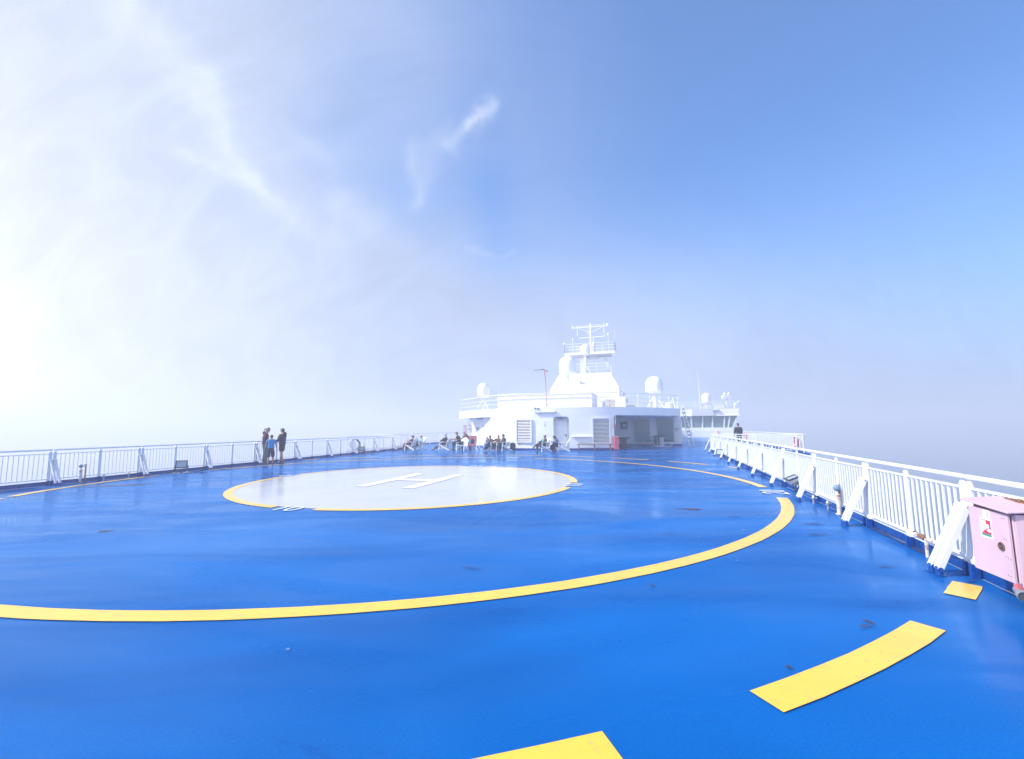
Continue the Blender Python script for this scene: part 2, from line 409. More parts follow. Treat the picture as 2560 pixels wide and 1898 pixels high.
SKYTINT = (.47, .84, 1.13)
STREAKS = [((-44.7, 37.5), (-38, 32.8), 1.9, .6), ((-38, 33), (-31.2, 25.9), 1.2, .75), ((-37, 27.5), (-28, 25.), .7, .45), ((-31, 25.5), (-23, 22.5), 1.8, .35),
           ((-21, 26.5), (-16, 22.), 2.2, .45), ((-3.4, 38.), (-4.4, 36.), .95, .48), ((-4.8, 35.8), (-7.2, 34.1), 1.15, .42), ((-8.5, 33.6), (-13.5, 28.0), 1.2, .22), ((-8, 36), (-13, 31), .9, .15), ((-27, 33), (-22, 31.), 1.6, .22), ((-6.3, 22.2), (1.5, 23.6), .5, .2), ((-13, 33), (-14, 27), 1., .2)]
DARKS = [((-24, 33), (-14, 29), 5.5, .30), ((-2.5, 30), (-1.5, 25), 5., .35), ((-20, 38), (-6, 37), 5., .25), ((-34, 24), (-28, 21.), 2.5, .12)]
make_world()
scene.world.cycles.sampling_method = 'MANUAL'; scene.world.cycles.sample_map_resolution = 256
scene.view_settings.view_transform = 'Standard'; scene.view_settings.look = 'None'; scene.view_settings.exposure = .66; scene.view_settings.gamma = 1.
try:
    scene.cycles.use_denoising = True; scene.cycles.denoiser = 'OPENIMAGEDENOISE'
    scene.cycles.max_bounces = 8; scene.cycles.volume_bounces = 1; scene.cycles.diffuse_bounces = 3; scene.cycles.sample_clamp_indirect = 8
except Exception: pass

# ------------------------------------------------------------------ haze, sea
mh = bpy.data.materials.new('haze'); mh.use_nodes = True; nh = mh.node_tree; nh.nodes.clear()
pv = nh.nodes.new('ShaderNodeVolumePrincipled'); pv.inputs['Color'].default_value = (.86, .90, 1, 1); pv.inputs['Density'].default_value = HAZE; pv.inputs['Anisotropy'].default_value = .22
oo = nh.nodes.new('ShaderNodeOutputMaterial'); nh.links.new(pv.outputs[0], oo.inputs['Volume']); M['haze'] = mh
hz = MB().box((0, 40, -6.3), (5000, 5000, 39.6)).build('haze', 'haze'); hz['kind'] = 'stuff'
wt = MB().add([(-2480, -2430, -25), (2480, -2430, -25), (2480, 2510, -25), (-2480, 2510, -25)], [(0, 1, 2, 3)]).build('water', 'water'); struct(wt)

# ------------------------------------------------------------------ deck
XL = lambda y: -14.1+.277*(y-12.28)
XR = lambda y: 4.93+.3287*(y-4.85)
p = [Vector((XL(-14), -14, 0)), Vector((XL(34.2), 34.2, 0)), S(-13.9, 17.9), S(-13.9, 62), S(15.9, 62), S(15.9, 16.8), Vector((XR(28.05), 28.05, 0)), Vector((XR(-14), -14, 0))]
dk = MB(); n = len(p)
dk.v = [tuple(q) for q in p] + [(q.x, q.y, -.3) for q in p]
dk.f = [tuple(range(n)), tuple(range(n, 2*n))[::-1]] + [(i, n+i, n+(i+1) % n, (i+1) % n) for i in range(n)]
deck = struct(dk.build('deck', 'deck'))
# ship's side below the deck
hull = MB(); hp = [S(-13.6, -32), S(-13.6, 61), S(15.6, 61), S(15.6, 13), S(12, -32)]
hull.prism([(q.x, q.y) for q in hp], -24.8, -3.2); hull = hull.build('hull', 'white'); struct(hull)
low = MB(); low.prism([(q.x, q.y) for q in [S(-13.9, -32), S(-13.9, 62), S(15.9, 62), S(15.9, -32)]], -3.2, -3.0); struct(low.build('lower_deck', 'deck'))

PC = Vector((-3.045, 13.88, 0))
def ring_sheet(r0, r1, a0, a1, z, n=None, s0=0., s1=0.):   # angles in degrees from ship forward, clockwise
    mb = MB(); n = n or max(4, int(abs(a1-a0)/1.5)); vs = []
    for i in range(n+1):
        t = i/n
        for r, k in ((r0, 0), (r1, 1)):
            a = a0+(a1-a0)*t
            if i == 0 and k: a += s0
            if i == n and k: a += s1
            w = R(a)+AX; rr = r+random.uniform(-.003, .003)
            vs.append((PC.x+rr*math.sin(w), PC.y+rr*math.cos(w), z))
    mb.add(vs, [(2*i, 2*i+1, 2*i+3, 2*i+2) for i in range(n)]); return mb
# grey inner disc
mb = MB(); vs = [(PC.x, PC.y, .004)]+[(PC.x+4.82*math.sin(R(3*i)), PC.y+4.82*math.cos(R(3*i)), .004) for i in range(120)]
mb.add(vs, [(0, 1+(i+1) % 120, 1+i) for i in range(120)]); mb.build('landing_circle', 'pad', deck)
mb = MB()
for a0, a1 in ((-173.5, -93), (-84.5, -5.5), (6.5, 84), (96, 174.5)):
    q = ring_sheet(4.79, 5.0, a0, a1, .008); mb.add(q.v, q.f)
mb.build('inner_ring', 'yellow', deck)
# blue breaks in the ring where the numerals stand
mb = MB()
for a0, a1 in ((-187, -172), (-94.5, -83), (-7, 8), (82.5, 97.5)):
    q = ring_sheet(4.76, 4.83, a0, a1, .006); mb.add(q.v, q.f)
mb = MB()
for a0, a1 in ((-123, -95), (-84, -5), (8, 86), (96.3, 175), (-175.5, -125)):
    q = ring_sheet(9.73, 9.95, a0, a1, .008); mb.add(q.v, q.f)
mb.build('outer_ring', 'yellow', deck)
for k in range(24):
    a0 = -19+15*k; a1 = a0+10
    lo = a0; hi = a1
    def inside(a):
        w = R(a)+AX; x = PC.x+12.1*math.sin(w); y = PC.y+12.1*math.cos(w)
        return XL(y)+.2 < x < XR(y)-.13 or (y > 30 and x > 0)
    ok = [a0+i*.5 for i in range(21) if inside(a0+i*.5)]
    if len(ok) < 3: continue
    ring_sheet(11.88, 12.1, ok[0], ok[-1], .008).build('dash', 'yellow', deck)
# letter H
mb = MB(); ux = Vector((CA, -SA, 0)); uy = Vector((SA, CA, 0))
def rect(mb, o, x0, x1, y0, y1, ux, uy, z):
    mb.add([o+ux*a+uy*b+Vector((0, 0, z)) for a, b in ((x0, y0), (x1, y0), (x1, y1), (x0, y1))], [(0, 1, 2, 3)])
rect(mb, PC, -.93, -.55, -1.72, 1.72, ux, uy, .012); rect(mb, PC, .55, .93, -1.72, 1.72, ux, uy, .012); rect(mb, PC, -.55, .55, -.2, .2, ux, uy, .012)
mb.build('letter', 'mark', deck)
def numeral(txt, ang, r, h, z=.014, name='numeral'):
    w = R(ang)+AX; rad = Vector((math.sin(w), math.cos(w), 0)); o = PC+rad*r
    up = -rad; rt = Vector((up.y, -up.x, 0))
    sw = .085*h/.62; W = .30*h/.62
    mb = MB()
    def stroke(pts, closed=False):
        m = len(pts)
        for i in range(m if closed else m-1):
            a, b = Vector(pts[i]), Vector(pts[(i+1) % m]); d = (b-a).normalized()*sw*.35; nn = Vector((-d.y, d.x))/.35*.5
            q = [a-d+nn, b+d+nn, b+d-nn, a-d-nn]
            mb.add([o+rt*v.x+up*v.y+Vector((0, 0, z+.0004*i)) for v in q], [(0, 1, 2, 3)])
    xs = -(W+.14)/2
    for ch in txt:
        def P(x, y): return (xs+x*W-W/2+.0, (y-.5)*h)
        if ch == '1': stroke([P(.5, 0), P(.5, 1), P(.25, .82)])
        if ch == '0': stroke([P(.5+.5*math.sin(t)*1., .5+.5*max(-1, min(1, math.cos(t)*1.0))) for t in [2*math.pi*i/20 for i in range(20)]], True)
        if ch == '2': stroke([P(0, .78), P(.1, .93), P(.35, 1), P(.7, 1), P(.95, .88), P(1, .7), P(.85, .5), P(.0, .02), P(1, .02)])
        xs += W+.14*h/.62
    return mb.build(name, 'mark', deck)
for a in (-178.9, -89, 1., 90.2): numeral('10', a, 4.96, .42)
for a in (-89.5, 1., 91.2): numeral('20', a, 9.84, .50)

# ------------------------------------------------------------------ railings
def railing_run(root, A, B, inb, nsec=1, mid=True, braces=True, h=1.05, stubs=True, nb=10, jag=.0, lowz=.19, barw=.024):
    """sections of railing from A to B, inb = inboard unit normal"""
    A, B = Vector(A), Vector(B); d = (B-A); L = d.length/nsec; d.normalize(); inb = Vector(inb).normalized(); Z = Vector((0, 0, 1))
    for s in range(nsec):
        a = A+d*(L*s+.008); b = A+d*(L*(s+1)-.008); l = (b-a).length
        m = MB()
        m.tube([a+Z*h+d*.0, a+Z*h+d*.03, b+Z*h-d*.03, b+Z*h], [.018, .027, .027, .018], 10)
        m.bar(a+Z*(h-.115), b+Z*(h-.115), .038, .022); m.bar(a+Z*lowz, b+Z*lowz, .042, .028)
        half = (nb if mid else nb)
        posts = [a+d*.045, b-d*.045] + ([(a+b)/2] if mid else [])
        segs = [(a+d*.085, (a+b)/2-d*.04), ((a+b)/2+d*.04, b-d*.085)] if mid else [(a+d*.085, b-d*.085)]
        for p0, p1 in segs:
            for k in range(1, half):
                q = p0.lerp(p1, k/half); m.bar(q+Z*(lowz+.014), q+Z*(h-.126), barw, barw*.75, up=inb)
        m.build('panel', 'rail', root)
        for i, q in enumerate(posts):
            pm = MB(); w = .088
            out = [(-w/2, .135), (w/2, .135), (w/2, h-.10)]+[(w/2*math.cos(t), h-.10+w/2*1.35*math.sin(t)) for t in (.5, 1., 1.57, 2.14, 2.64)]+[(-w/2, h-.10)]
            pm.slab(out, q-inb*.012, d, Z, inb, .024)
            pm.bar(q+Z*.16+inb*.012, q+Z*.16+inb*.045, .06, .05)
            po = pm.build('post', 'rail', root)
            if stubs:
                fm = MB(); fm.bar(q+inb*.035+Z*.004, q+inb*.035+Z*.145, .075, .05, up=d); fm.bar(q+inb*.035+Z*.003, q+inb*.035+Z*.012, .095, .07, up=d)
                fm.build('foot', 'stub', po)
        if braces:
            for q in posts[:2]:
                off = d*random.uniform(-.008, .008)
                t0 = q+inb*.05+Z*.735; t1 = q+inb*random.uniform(.335, .36)+Z*.07+off
                bm_ = MB(); bw_ = .5 if stubs == 2 else 1.; bm_.bar(t0, t1, .026, .070*bw_, up=d); ax = (t1-t0).normalized()
                sx = d*.036*bw_
                bm_.bar(t0+sx, t1+sx, .050, .008, up=d); bm_.bar(t0-sx, t1-sx, .050, .008, up=d)
                bm_.tube([t0-d*.035, t0+d*.035], .034, 10)
                br = bm_.build('brace', 'rail', root)
                bo = MB(); bo.tube([t0-d*.048, t0+d*.048], .013, 8); bo.bar(q+inb*.012+Z*.735, t0, .03, .03); bo.build('bolt', 'steel', br)
                fm = MB(); fm.tube([t1+Z*-.067, t1+Z*.0], [.036, .033], 10); fm.tube([t1-d*.045+Z*.0, t1+d*.045+Z*.0], .024, 10); fm.bar(t1-Z*.066, t1-Z*.058, .09, .09, up=d)
                fm.build('foot', 'stub', br)
lp = lambda y: Vector((XL(y), y, 0)); rp = lambda y: Vector((XR(y), y, 0))
dl = Vector((.277, 1, 0)).normalized(); nl = Vector((dl.y, -dl.x, 0)); dr = Vector((.3287, 1, 0)).normalized(); nr = Vector((-dr.y, dr.x, 0))
pr = thing('railing', 'long white railing with slanted struts along the left deck edge, behind the standing family', 'railing', lp(6.))
railing_run(pr, lp(13.30-2.37*4), lp(25.15), nl, 9, stubs=2, barw=.018)
railing_run(pr, lp(25.15), lp(34.1), nl, 4, stubs=2, barw=.018)
sr = thing('railing', 'long white railing with blue feet along the right deck edge, beside the pink cabinet', 'railing', rp(6.))
railing_run(sr, rp(4.87-2.32*4), rp(4.87), nr, 4)
railing_run(sr, rp(4.87), rp(28.07), nr, 10)
def kerb(P0, P1, out, name='kerb', h=.12, m='kerb'):
    P0, P1 = Vector(P0), Vector(P1); out = Vector(out); Z = Vector((0, 0, 1))
    k = MB(); k.bar(P0+out*.03+Z*(h/2+.001), P1+out*.03+Z*(h/2+.001), .02, h); o = struct(k.build(name, m))
    e = MB(); e.bar(P0+out*.035+Z*(h+.006), P1+out*.035+Z*(h+.006), .05, .009); e.build('kerb_edge', 'rail', o)
    return o
kerb(lp(-14), lp(34.15), -nl); kerb(rp(-14), rp(28.1), -nr)

# small triangular landing outboard of the left railing, with its own barred rail
tri = [(lp(28.6)-nl*.06), Vector((-11.25, 29.9, 0)), Vector((-8.25, 34.35, 0))]
lt = thing('side_landing', 'bright white barred landing rail behind the far end of the left railing', 'landing', (-10., 31., 0))
q = MB(); q.prism([(v.x, v.y) for v in tri], -.28, -.03); q.build('platform', 'white', lt)
dt_ = (tri[2]-tri[1]).normalized(); nt_ = Vector((dt_.y, -dt_.x, 0))
railing_run(lt, tri[1]+nt_*.06, tri[2]+nt_*.06, nt_, 2, braces=False, stubs=False, nb=12)
q = MB(); q.bar(tri[1]+Vector((0, 0, .12)), tri[2]+Vector((0, 0, .12)), .02, .26); q.build('toe_board', 'white', lt)

# outer rails of the wider forward deck
def rail_line(root, A, B, nb_posts, inb, balust=None, h=1.05, dbl=False):
    A, B = Vector(A), Vector(B); d = (B-A); L = d.length; d.normalize(); Z = Vector((0, 0, 1))
    m = MB(); m.tube([A+Z*h, B+Z*h], .026, 8); m.build('top_rail', 'rail', root)
    for k in range(nb_posts+1):
        q = A+d*L*k/nb_posts; m = MB(); m.bar(q+Z*.004, q+Z*(h-.024), .05, .05, up=d); m.build('post', 'rail', root)
        if dbl: m = MB(); m.bar(q+inb*.34+Z*.004, q+inb*.03+Z*.72, .06, .04, up=d); m.build('brace', 'rail', root)
    m = MB()
    for z in ((.16, h-.12) if balust else (.3, .58, .82)): m.tube([A+Z*z, B+Z*z], .012 if not balust else .018, 6)
    if balust:
        n = int(L/balust)
        for k in range(1, n): q = A+d*L*k/n; m.bar(q+Z*.16, q+Z*(h-.12), .034, .02, up=inb)
    m.build('bars', 'rail', root)
inS = Vector((-CA, SA, 0)); inP = -inS
o = thing('railing', 'distant white railing on the port side, left of the white building behind the seated couple', 'railing', S(-13.6, 24))
rail_line(o, S(-13.6, 18), S(-13.6, 29.5), 5, inP); rail_line(o, S(-13.6, 29.7), S(-13.6, 52), 9, inP, balust=.16, dbl=True)
rail_line(o, S(-10.75, 18.0), S(-13.5, 17.9), 1, Vector((0, 1, 0)), balust=.14)
kerb(S(-13.68, 18), S(-13.68, 60), -inP)
o = thing('railing', 'white outer railing on the far right, hung with red rings, beyond the man in black', 'railing', S(15.65, 20))
rail_line(o, S(15.65, 16.9), S(15.65, 52), 14, inS, balust=.15)
rail_line(o, S(10.95, 17.9), S(15.6, 16.85), 2, Vector((0, 1, 0)), balust=.15)
kerb(S(15.73, 17), S(15.73, 60), -inS)
o = thing('railing', 'white crosswise railing in front of the far bridge wing, right of the ladder', 'railing', S(11, 34.2))
rail_line(o, S(9.6, 34.2), S(14.6, 34.5), 3, Vector((0, -1, 0)), balust=.16)

# ------------------------------------------------------------------ deck fittings
def floodlight(loc, rz, label, tilt=.5, sx=.36, group='floodlights lying along the deck edges'):
    t = thing('floodlight', label, 'floodlight', loc, rz, group)      # local: lens looks along +y
    m = Matrix.Rotation(tilt, 3, 'X'); c = Vector((0, 0, .33))
    q = MB(); q.bbox(c+m @ Vector((0, -.05, 0)), (sx, .12, .27), b=.035, mtx=m)
    q.bbox(c+m @ Vector((0, -.14, 0)), (sx*.5, .08, .14), b=.02, mtx=m)
    for k in range(5): q.box(c+m @ Vector((-.12+k*.06, -.125, 0)), (.012, .05, .2), mtx=m)
    q.build('housing', 'steel', t, world=False)
    q = MB(); 
    for a, b_, s1, s2 in ((0, .125, sx+.01, .03), (0, -.125, sx+.01, .03)): q.box(c+m @ Vector((a, .02, b_)), (s1, .03, s2), mtx=m)
    for a in (-1, 1): q.box(c+m @ Vector((a*(sx/2-.012), .02, 0)), (.03, .03, .222), mtx=m)
    q.build('bezel', 'dark', t, world=False)
    q = MB(); q.box(c+m @ Vector((0, .012, 0)), (sx-.05, .012, .22), mtx=m); q.build('lens', 'lens', t, world=False)
    q = MB()
    for a in (-1, 1): q.bar((a*(sx/2+.012), -.04, .29), (a*(sx/2+.012), -.06, .06), .01, .035, up=(1, 0, 0))
    q.bar((-sx/2-.015, -.06, .055), (sx/2+.015, -.06, .055), .04, .012); q.bar((0, -.06, .05), (0, -.06, .004), .07, .07)
    q.build('bracket', 'dark', t, world=False)
    q = MB(); pts = [(-.05, -.18, .24), (-.12, -.30, .12), (-.28, -.28, .03), (-.42, -.10, .02), (-.55, -.18, .02), (-.66, -.12, .10)]
    q.tube(pts, .011, 6); q.ell((-.62, -.13, .07), (.07, .05, .05), 8, 6); q.build('cable', 'dark', t, world=False)
    return t
floodlight((-12.42, 16.65, 0), R(-150), 'floodlight with glass face at the foot of the left railing, the nearer of two there', .25)
floodlight((-9.45, 27.75, 0), R(-160), 'small dark floodlight at the foot of the left railing just before the bright landing rail', .3)
floodlight((10.05, 21.5, 0), R(115), 'round-backed floodlight with shiny face near the far end of the right railing', .35)
floodlight((6.80, 10.85, 0), R(75), 'rusty brown floodlight tipped back against the right railing beside the painted 20', 1.15)

def vent_pipe(loc, rz, label, mt, k=1.):
    t = thing('vent_pipe', label, 'vent pipe', loc, rz, 'capped vent pipes beside the railings')
    q = MB(); q.tube([(0, 0, .003), (0, 0, .36*k)], .036, 12); q.tube([(0, 0, .34*k), (0, 0, .365*k)], .045, 12); q.tube([(0, 0, .003), (0, 0, .015)], .065, 12); q.build('pipe', mt, t, world=False)
    q = MB(); q.tube([(.09, .05, .003), (.09, .05, .50*k)], .018, 8); q.tube([(.09, .05, .46*k), (.0, .02, .47*k), (-.03, .01, .48*k)], .012, 6); q.tube([(.12, .06, .52*k), (.04, .03, .5*k)], .010, 6); q.build('side_pipe', 'rust', t, world=False)
    q = MB(); q.tube([(-.01, 0, .36*k), (-.01, 0, .44*k)], .014, 8); q.build('stem', 'rustwhite', t, world=False)
    q = MB(); q.lathe((-.01, 0, .47*k), [(.02, -.05), (.05, -.03), (.056, 0), (.05, .03), (.02, .045)], 14, axis=(.75, .2, .25)); q.build('cap', 'bluecap', t, world=False)
vent_pipe((-13.60, 14.0, 0), .3, 'white vent pipe with grey cap standing before the left railing', 'rustwhite', 1.08)
vent_pipe((5.93, 8.17, 0), .2, 'rust-streaked vent pipe with blue-grey cap before the right railing', 'rustwhite')
def deck_valve(loc, rz, label, lever=True):
    t = thing('deck_valve', label, 'valve', loc, rz, 'small valves on the deck beside the railings')
    q = MB(); q.tube([(0, 0, .003), (0, 0, .09)], .022, 8); q.lathe((0, 0, .12), [(.018, -.04), (.034, -.02), (.036, .02), (.02, .05), (.014, .075)], 12); q.tube([(0, 0, .12), (-.05, -.03, .13)], .014, 8); q.build('body', 'steel', t, world=False)
    if lever:
        q = MB(); q.bar((0, 0, .17), (.12, .05, .21), .02, .008); q.build('lever', 'steel', t, world=False)
deck_valve((-13.32, 14.5, 0), 0, 'small steel valve with lever at the foot of the left railing, nearer of two')
deck_valve((-13.16, 15.25, 0), 0, 'small steel valve stub at the foot of the left railing, nearer the floodlight', False)
deck_valve((6.17, 9.2, 0), 2., 'small steel valve on the deck beside the right railing, farther of two')
deck_valve((6.0, 8.55, 0), 2.3, 'small steel valve between the rusty vent pipe and another valve by the right railing', False)
t = thing('pipe_bracket', 'rusty white pipe bracket bent along the foot of the nearest right railing section', 'pipe', (5.1, 5.55, 0))
a = Vector((5.06, 5.55, 0)); q = MB(); q.tube([a+Vector((0, 0, .004)), a+Vector((0, 0, .20)), a+Vector((0, .0, .215)), a-dr*.05+Vector((0, 0, .22)), a-dr*.42+Vector((.0, 0, .225))], .018, 8); q.build('pipe', 'rustwhite', t)
q = MB(); q.tube([a+dr*.02+Vector((0, 0, .215)), a+dr*.16+Vector((.02, 0, .225))], .026, 8); q.ell(a+dr*.10+Vector((.0, 0, .235)), (.035, .05, .028), 8, 6); q.tube([a+dr*.14+Vector((0, 0, .24)), a+dr*.28+Vector((.03, 0, .26)), a+dr*.38+Vector((.05, 0, .22))], .008, 6); q.build('clamp', 'rust', t)

# ------------------------------------------------------------------ pink hose cabinet
O = Vector((4.34, 3.90, 0)); d_ = dr.copy(); nI = nr.copy(); Z = Vector((0, 0, 1))
t = thing('hose_cabinet', 'faded pink metal hose cabinet with sloping lid hung on the right railing', 'cabinet', O)
def on_face(a, z, off): return O+d_*a+nI*off+Z*z
q = MB(); c = O+d_*.305-nI*.15
q.bbox(c+Z*.535, (.52, .27, .585), rz=math.atan2(d_.y, d_.x), b=.012); q.build('body', 'pink', t)
q = MB(); q.slab([(.055, .245), (.565, .235), (.565, .825), (.055, .825)], O+nI*.0, d_, Z, nI, .014); dr_o = q.build('door', 'pink', t)
# end panel (faces the viewer) standing slightly open
q = MB(); e0 = O+d_*.035-nI*.02; ed = (-nI*1.0+d_*-.10).normalized()
q.slab([(0, .225), (.27, .235), (.27, .835), (.0, .835)], e0, ed, Z, Vector((-d_.x, -d_.y, 0)), .012); q.build('end_panel', 'pink', t)
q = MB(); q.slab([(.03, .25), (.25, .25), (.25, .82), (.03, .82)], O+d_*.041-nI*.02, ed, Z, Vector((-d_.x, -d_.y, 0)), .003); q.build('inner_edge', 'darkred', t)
q = MB(); rz = math.atan2(d_.y, d_.x); tl = Matrix.Rotation(rz, 3, 'Z') @ Matrix.Rotation(R(-2.5), 3, 'Y') @ Matrix.Rotation(R(-5), 3, 'X')
q.bbox(O+d_*.30-nI*.13+Z*.882, (.63, .37, .022), b=.008, mtx=tl); q.build('lid', 'pink', t)
q = MB(); q.slab([(.07, .826), (.55, .826), (.55, .868), (.07, .855)], O-nI*.02, d_, Z, -nI, .2); q.build('lid_shadow_gap', 'darkred', t).name = 'lid_gap_shade'  # dark red slab standing in for the shade in the gap under the lid
# safety sign: white frame, red field with hose pictogram, green strip
sg = MB(); sg.slab([(.262, .565), (.418, .565), (.418, .742), (.262, .742)], O+nI*.015, d_, Z, nI, .002); so_ = sg.build('sign', 'whitec', t)
f = MB(); f.slab([(.278, .60), (.402, .60), (.402, .728), (.278, .728)], O+nI*.0175, d_, Z, nI, .001); f.build('red_field', 'crimson', so_)
f = MB(); f.slab([(.278, .58), (.402, .58), (.402, .5985), (.278, .5985)], O+nI*.0175, d_, Z, nI, .001); f.build('green_strip', 'green', so_)
f = MB(); off = O+nI*.019
f.slab([(.335, .640), (.396, .632), (.396, .722), (.335, .722)], off, d_, Z, nI, .0008)
f.slab([(.366, .626), (.392, .605), (.392, .631), (.366, .634)], off, d_, Z, nI, .0008)
def disc(mb, ca, cz, r): mb.slab([(ca+r*math.cos(i*math.pi/8), cz+r*math.sin(i*math.pi/8)) for i in range(16)], off, d_, Z, nI, .0009)
disc(f, .316, .672, .021); disc(f, .296, .636, .016)
f.slab([(.300, .628), (.33, .628), (.33, .640), (.300, .640)], off+nI*.0001, d_, Z, nI, .0009)
f.build('pictogram', 'whitec', so_)
sg = MB(); sg.slab([(.275, .752), (.37, .752), (.37, .822), (.275, .822)], O+nI*.015, d_, Z, nI, .0015); s2 = sg.build('sticker', 'whitec', t)
f = MB(); off = O+nI*.0168
f.slab([(.284, .808), (.33, .808), (.33, .815), (.284, .815)], off, d_, Z, nI, .0008); f.slab([(.286, .762), (.306, .762), (.306, .806), (.286, .806)], off, d_, Z, nI, .0008); f.slab([(.306, .765), (.33, .765), (.33, .782), (.306, .782)], off, d_, Z, nI, .0008)
f.build('faded_print', 'pinkprint', s2)
f = MB(); ctr = O+d_*.168+nI*.0145+Z*.528; f.tube([ctr, ctr+nI*.004], .038, 20); lk = f.build('lock_hole', 'dark', t)
f = MB(); f.torus(ctr+nI*.004, .036, .004, axis=nI, n=20, m=6); f.bar(ctr+nI*.006-d_*.012, ctr+nI*.006+d_*.03, .018, .006); f.build('latch', 'rust', lk)
f = MB()
for a, z in ((.10, .785), (.128, .785), (.10, .60), (.128, .605), (.10, .445), (.128, .45), (.10, .29), (.128, .295), (.075, .44)):
    c = O+d_*a+nI*.0142+Z*z; f.tube([c, c+nI*.002], .0042, 8)
f.build('rivets', 'dark', t)
t = thing('hose_coupling', 'grey metal hose coupling with dark open mouth below the pink cabinet', 'coupling', (4.11, 3.72, .2))
ax = Vector((-.62, -.72, .05)).normalized(); c = Vector((4.115, 3.70, .235))
q = MB(); prof = [(.026, .0), (.034, .0), (.042, -.012), (.043, -.03), (.036, -.045), (.038, -.10), (.030, -.12), (.03, -.25)]
q.lathe(c, prof, 20, axis=ax); q.build('collar', 'steel', t, smooth=True)
q = MB(); q.tube([c+ax*.002, c+ax*.0005], .027, 18); q.torus(c+ax*.002, .030, .005, axis=ax, n=20, m=6); q.build('mouth', 'dark', t)
q = MB(); q.bar(c+Vector((.09, .10, .0)), c+Vector((.09, .12, .06)), .04, .03); q.build('clip', 'redfade', t)
t = thing('rail_latch', 'rusty latch rod along the upper rail above the pink cabinet', 'latch', rp(4.2)+Vector((0, 0, .9)))
q = MB(); a = rp(4.28)+nr*.03+Z*.905; q.tube([a, a-dr*.14], .014, 8); q.tube([a-dr*.2, a-dr*.9], .012, 8); q.bbox(a-dr*.17, (.06, .04, .05), rz=rz, b=.006); q.build('rod', 'rust', t)

# cable coil hung outside the left railing, life rings on the far right rail
t = thing('cable_coil', 'dark grey coil of cable hung on the left railing above the far floodlight', 'cable coil', lp(27.75)+Vector((0, 0, .6)))
q = MB()
for k in range(4): q.torus(lp(27.7+.06*k)-nl*.10+Z*(.60-.01*k), .30+.015*k, .013, axis=(dl+nl*.9*(k-1.5)*.1), n=26, m=6)
q.build('coil', 'grey', t)
def life_ring(p, label, ax):
    t = thing('life_ring', label, 'life ring', p, 0, 'red life rings on the outer right railing')
    q = MB(); q.torus(p, .30, .065, axis=ax, n=28, m=10); q.build('ring', 'redfade', t, smooth=True)
    q = MB()
    for k in range(4):
        a = math.pi/4+k*math.pi/2; x, y, dd = frame(ax); c = Vector(p)+(x*math.cos(a)+y*math.sin(a))*.30; tg_ = (-x*math.sin(a)+y*math.cos(a))
        q.tube([c-tg_*.035, c+tg_*.035], .069, 10)
    q.build('band', 'whitec', t)
    q = MB(); q.bar(Vector(p)+Vector((.05, .05, -.35)), Vector(p)+Vector((.05, .05, .45)), .12, .03); q.build('holder', 'white', t)
life_ring(S(15.45, 17.6, .58), 'red life ring at the near corner of the outer right railing', Vector((CA, -SA, 0)))
life_ring(S(15.45, 31.5, .62), 'red life ring on the outer right railing just right of the man in black', Vector((CA, -SA, 0)))
life_ring(S(15.45, 46.5, .65), 'farthest red life ring on the outer right railing, left of the man in black', Vector((CA, -SA, 0)))

# ------------------------------------------------------------------ wear on the deck
def blob(cx, cy, rx, ry, rot, mt, name, z=.0025, n=26, seed=0):
    rr = random.Random(seed); ph = [rr.uniform(0, 6.28) for _ in range(4)]
    m = MB(); pts = []
    for i in range(n):
        a = 2*math.pi*i/n; k = 1+.25*math.sin(3*a+ph[0])+.18*math.sin(5*a+ph[1])+.12*math.sin(9*a+ph[2])+rr.uniform(-.08, .08)
        x, y = rx*k*math.cos(a), ry*k*math.sin(a); pts.append((cx+x*math.cos(rot)-y*math.sin(rot), cy+x*math.sin(rot)+y*math.cos(rot), z))
    m.add([(cx, cy, z)]+pts, [(0, 1+i, 1+(i+1) % n) for i in range(n)]); return m.build(name, mt, deck)
for i, a in enumerate([(3.47, 8.78, .20, .07, -.2, 'stain'), (1.41, 4.66, .022, .018, 0, 'stain'), (2.92, 3.80, .045, .016, 1.9, 'stain'), (2.83, 3.72, .055, .011, .1, 'stain'), (-6.61, 7.32, .09, .05, .4, 'stain'),
        (-11.4, 13.35, .55, .10, .35, 'stain'), (-11.8, 13.1, .9, .18, .35, 'stain2'), (-1.67, 3.42, .012, .01, 0, 'scuffl'), (1.84, 3.13, .02, .014, 0, 'stain'), (2.68, 5.46, .012, .008, 0, 'scuffl'), (2.71, 6.61, .02, .008, 0, 'scuffl'), (3.57, 7.0, .03, .008, .3, 'scuffl'),
        (4.73, 4.72, .09, .012, .4, 'scuff'), (6.75, 9.9, .5, .10, 1.25, 'stain2'), (6.3, 8.7, .45, .07, 1.25, 'stain2'), (5.25, 5.9, .5, .05, 1.25, 'stain2'), (5.6, 6.9, .5, .06, 1.25, 'stain2'), (4.25, 5.2, .10, .014, .0, 'scuff'), (4.5, 6.7, .14, .02, .1, 'scuff'), (4.9, 7.4, .16, .03, -.2, 'scuff'), (3.9, 8., .12, .02, 0, 'scuff')]):
    blob(*a[:5], a[5], {'stain': 'rust_patch', 'stain2': 'rust_patch', 'scuff': 'scuff_mark', 'scuffl': 'paint_chip'}[a[5]], seed=i, z=.0025+.0003*i if a[3] > .03 else .0165)
rr = random.Random(5)
for i in range(34):
    y = rr.uniform(3, 24); x = rr.uniform(XL(y)+.8, XR(y)-.6)
    blob(x, y, rr.uniform(.03, .16), rr.uniform(.004, .014), rr.choice([-.3, 0, .3, 1.3])+rr.uniform(-.2, .2), 'scuff', 'scuff_mark', seed=100+i, z=.0165+.00005*i, n=16)
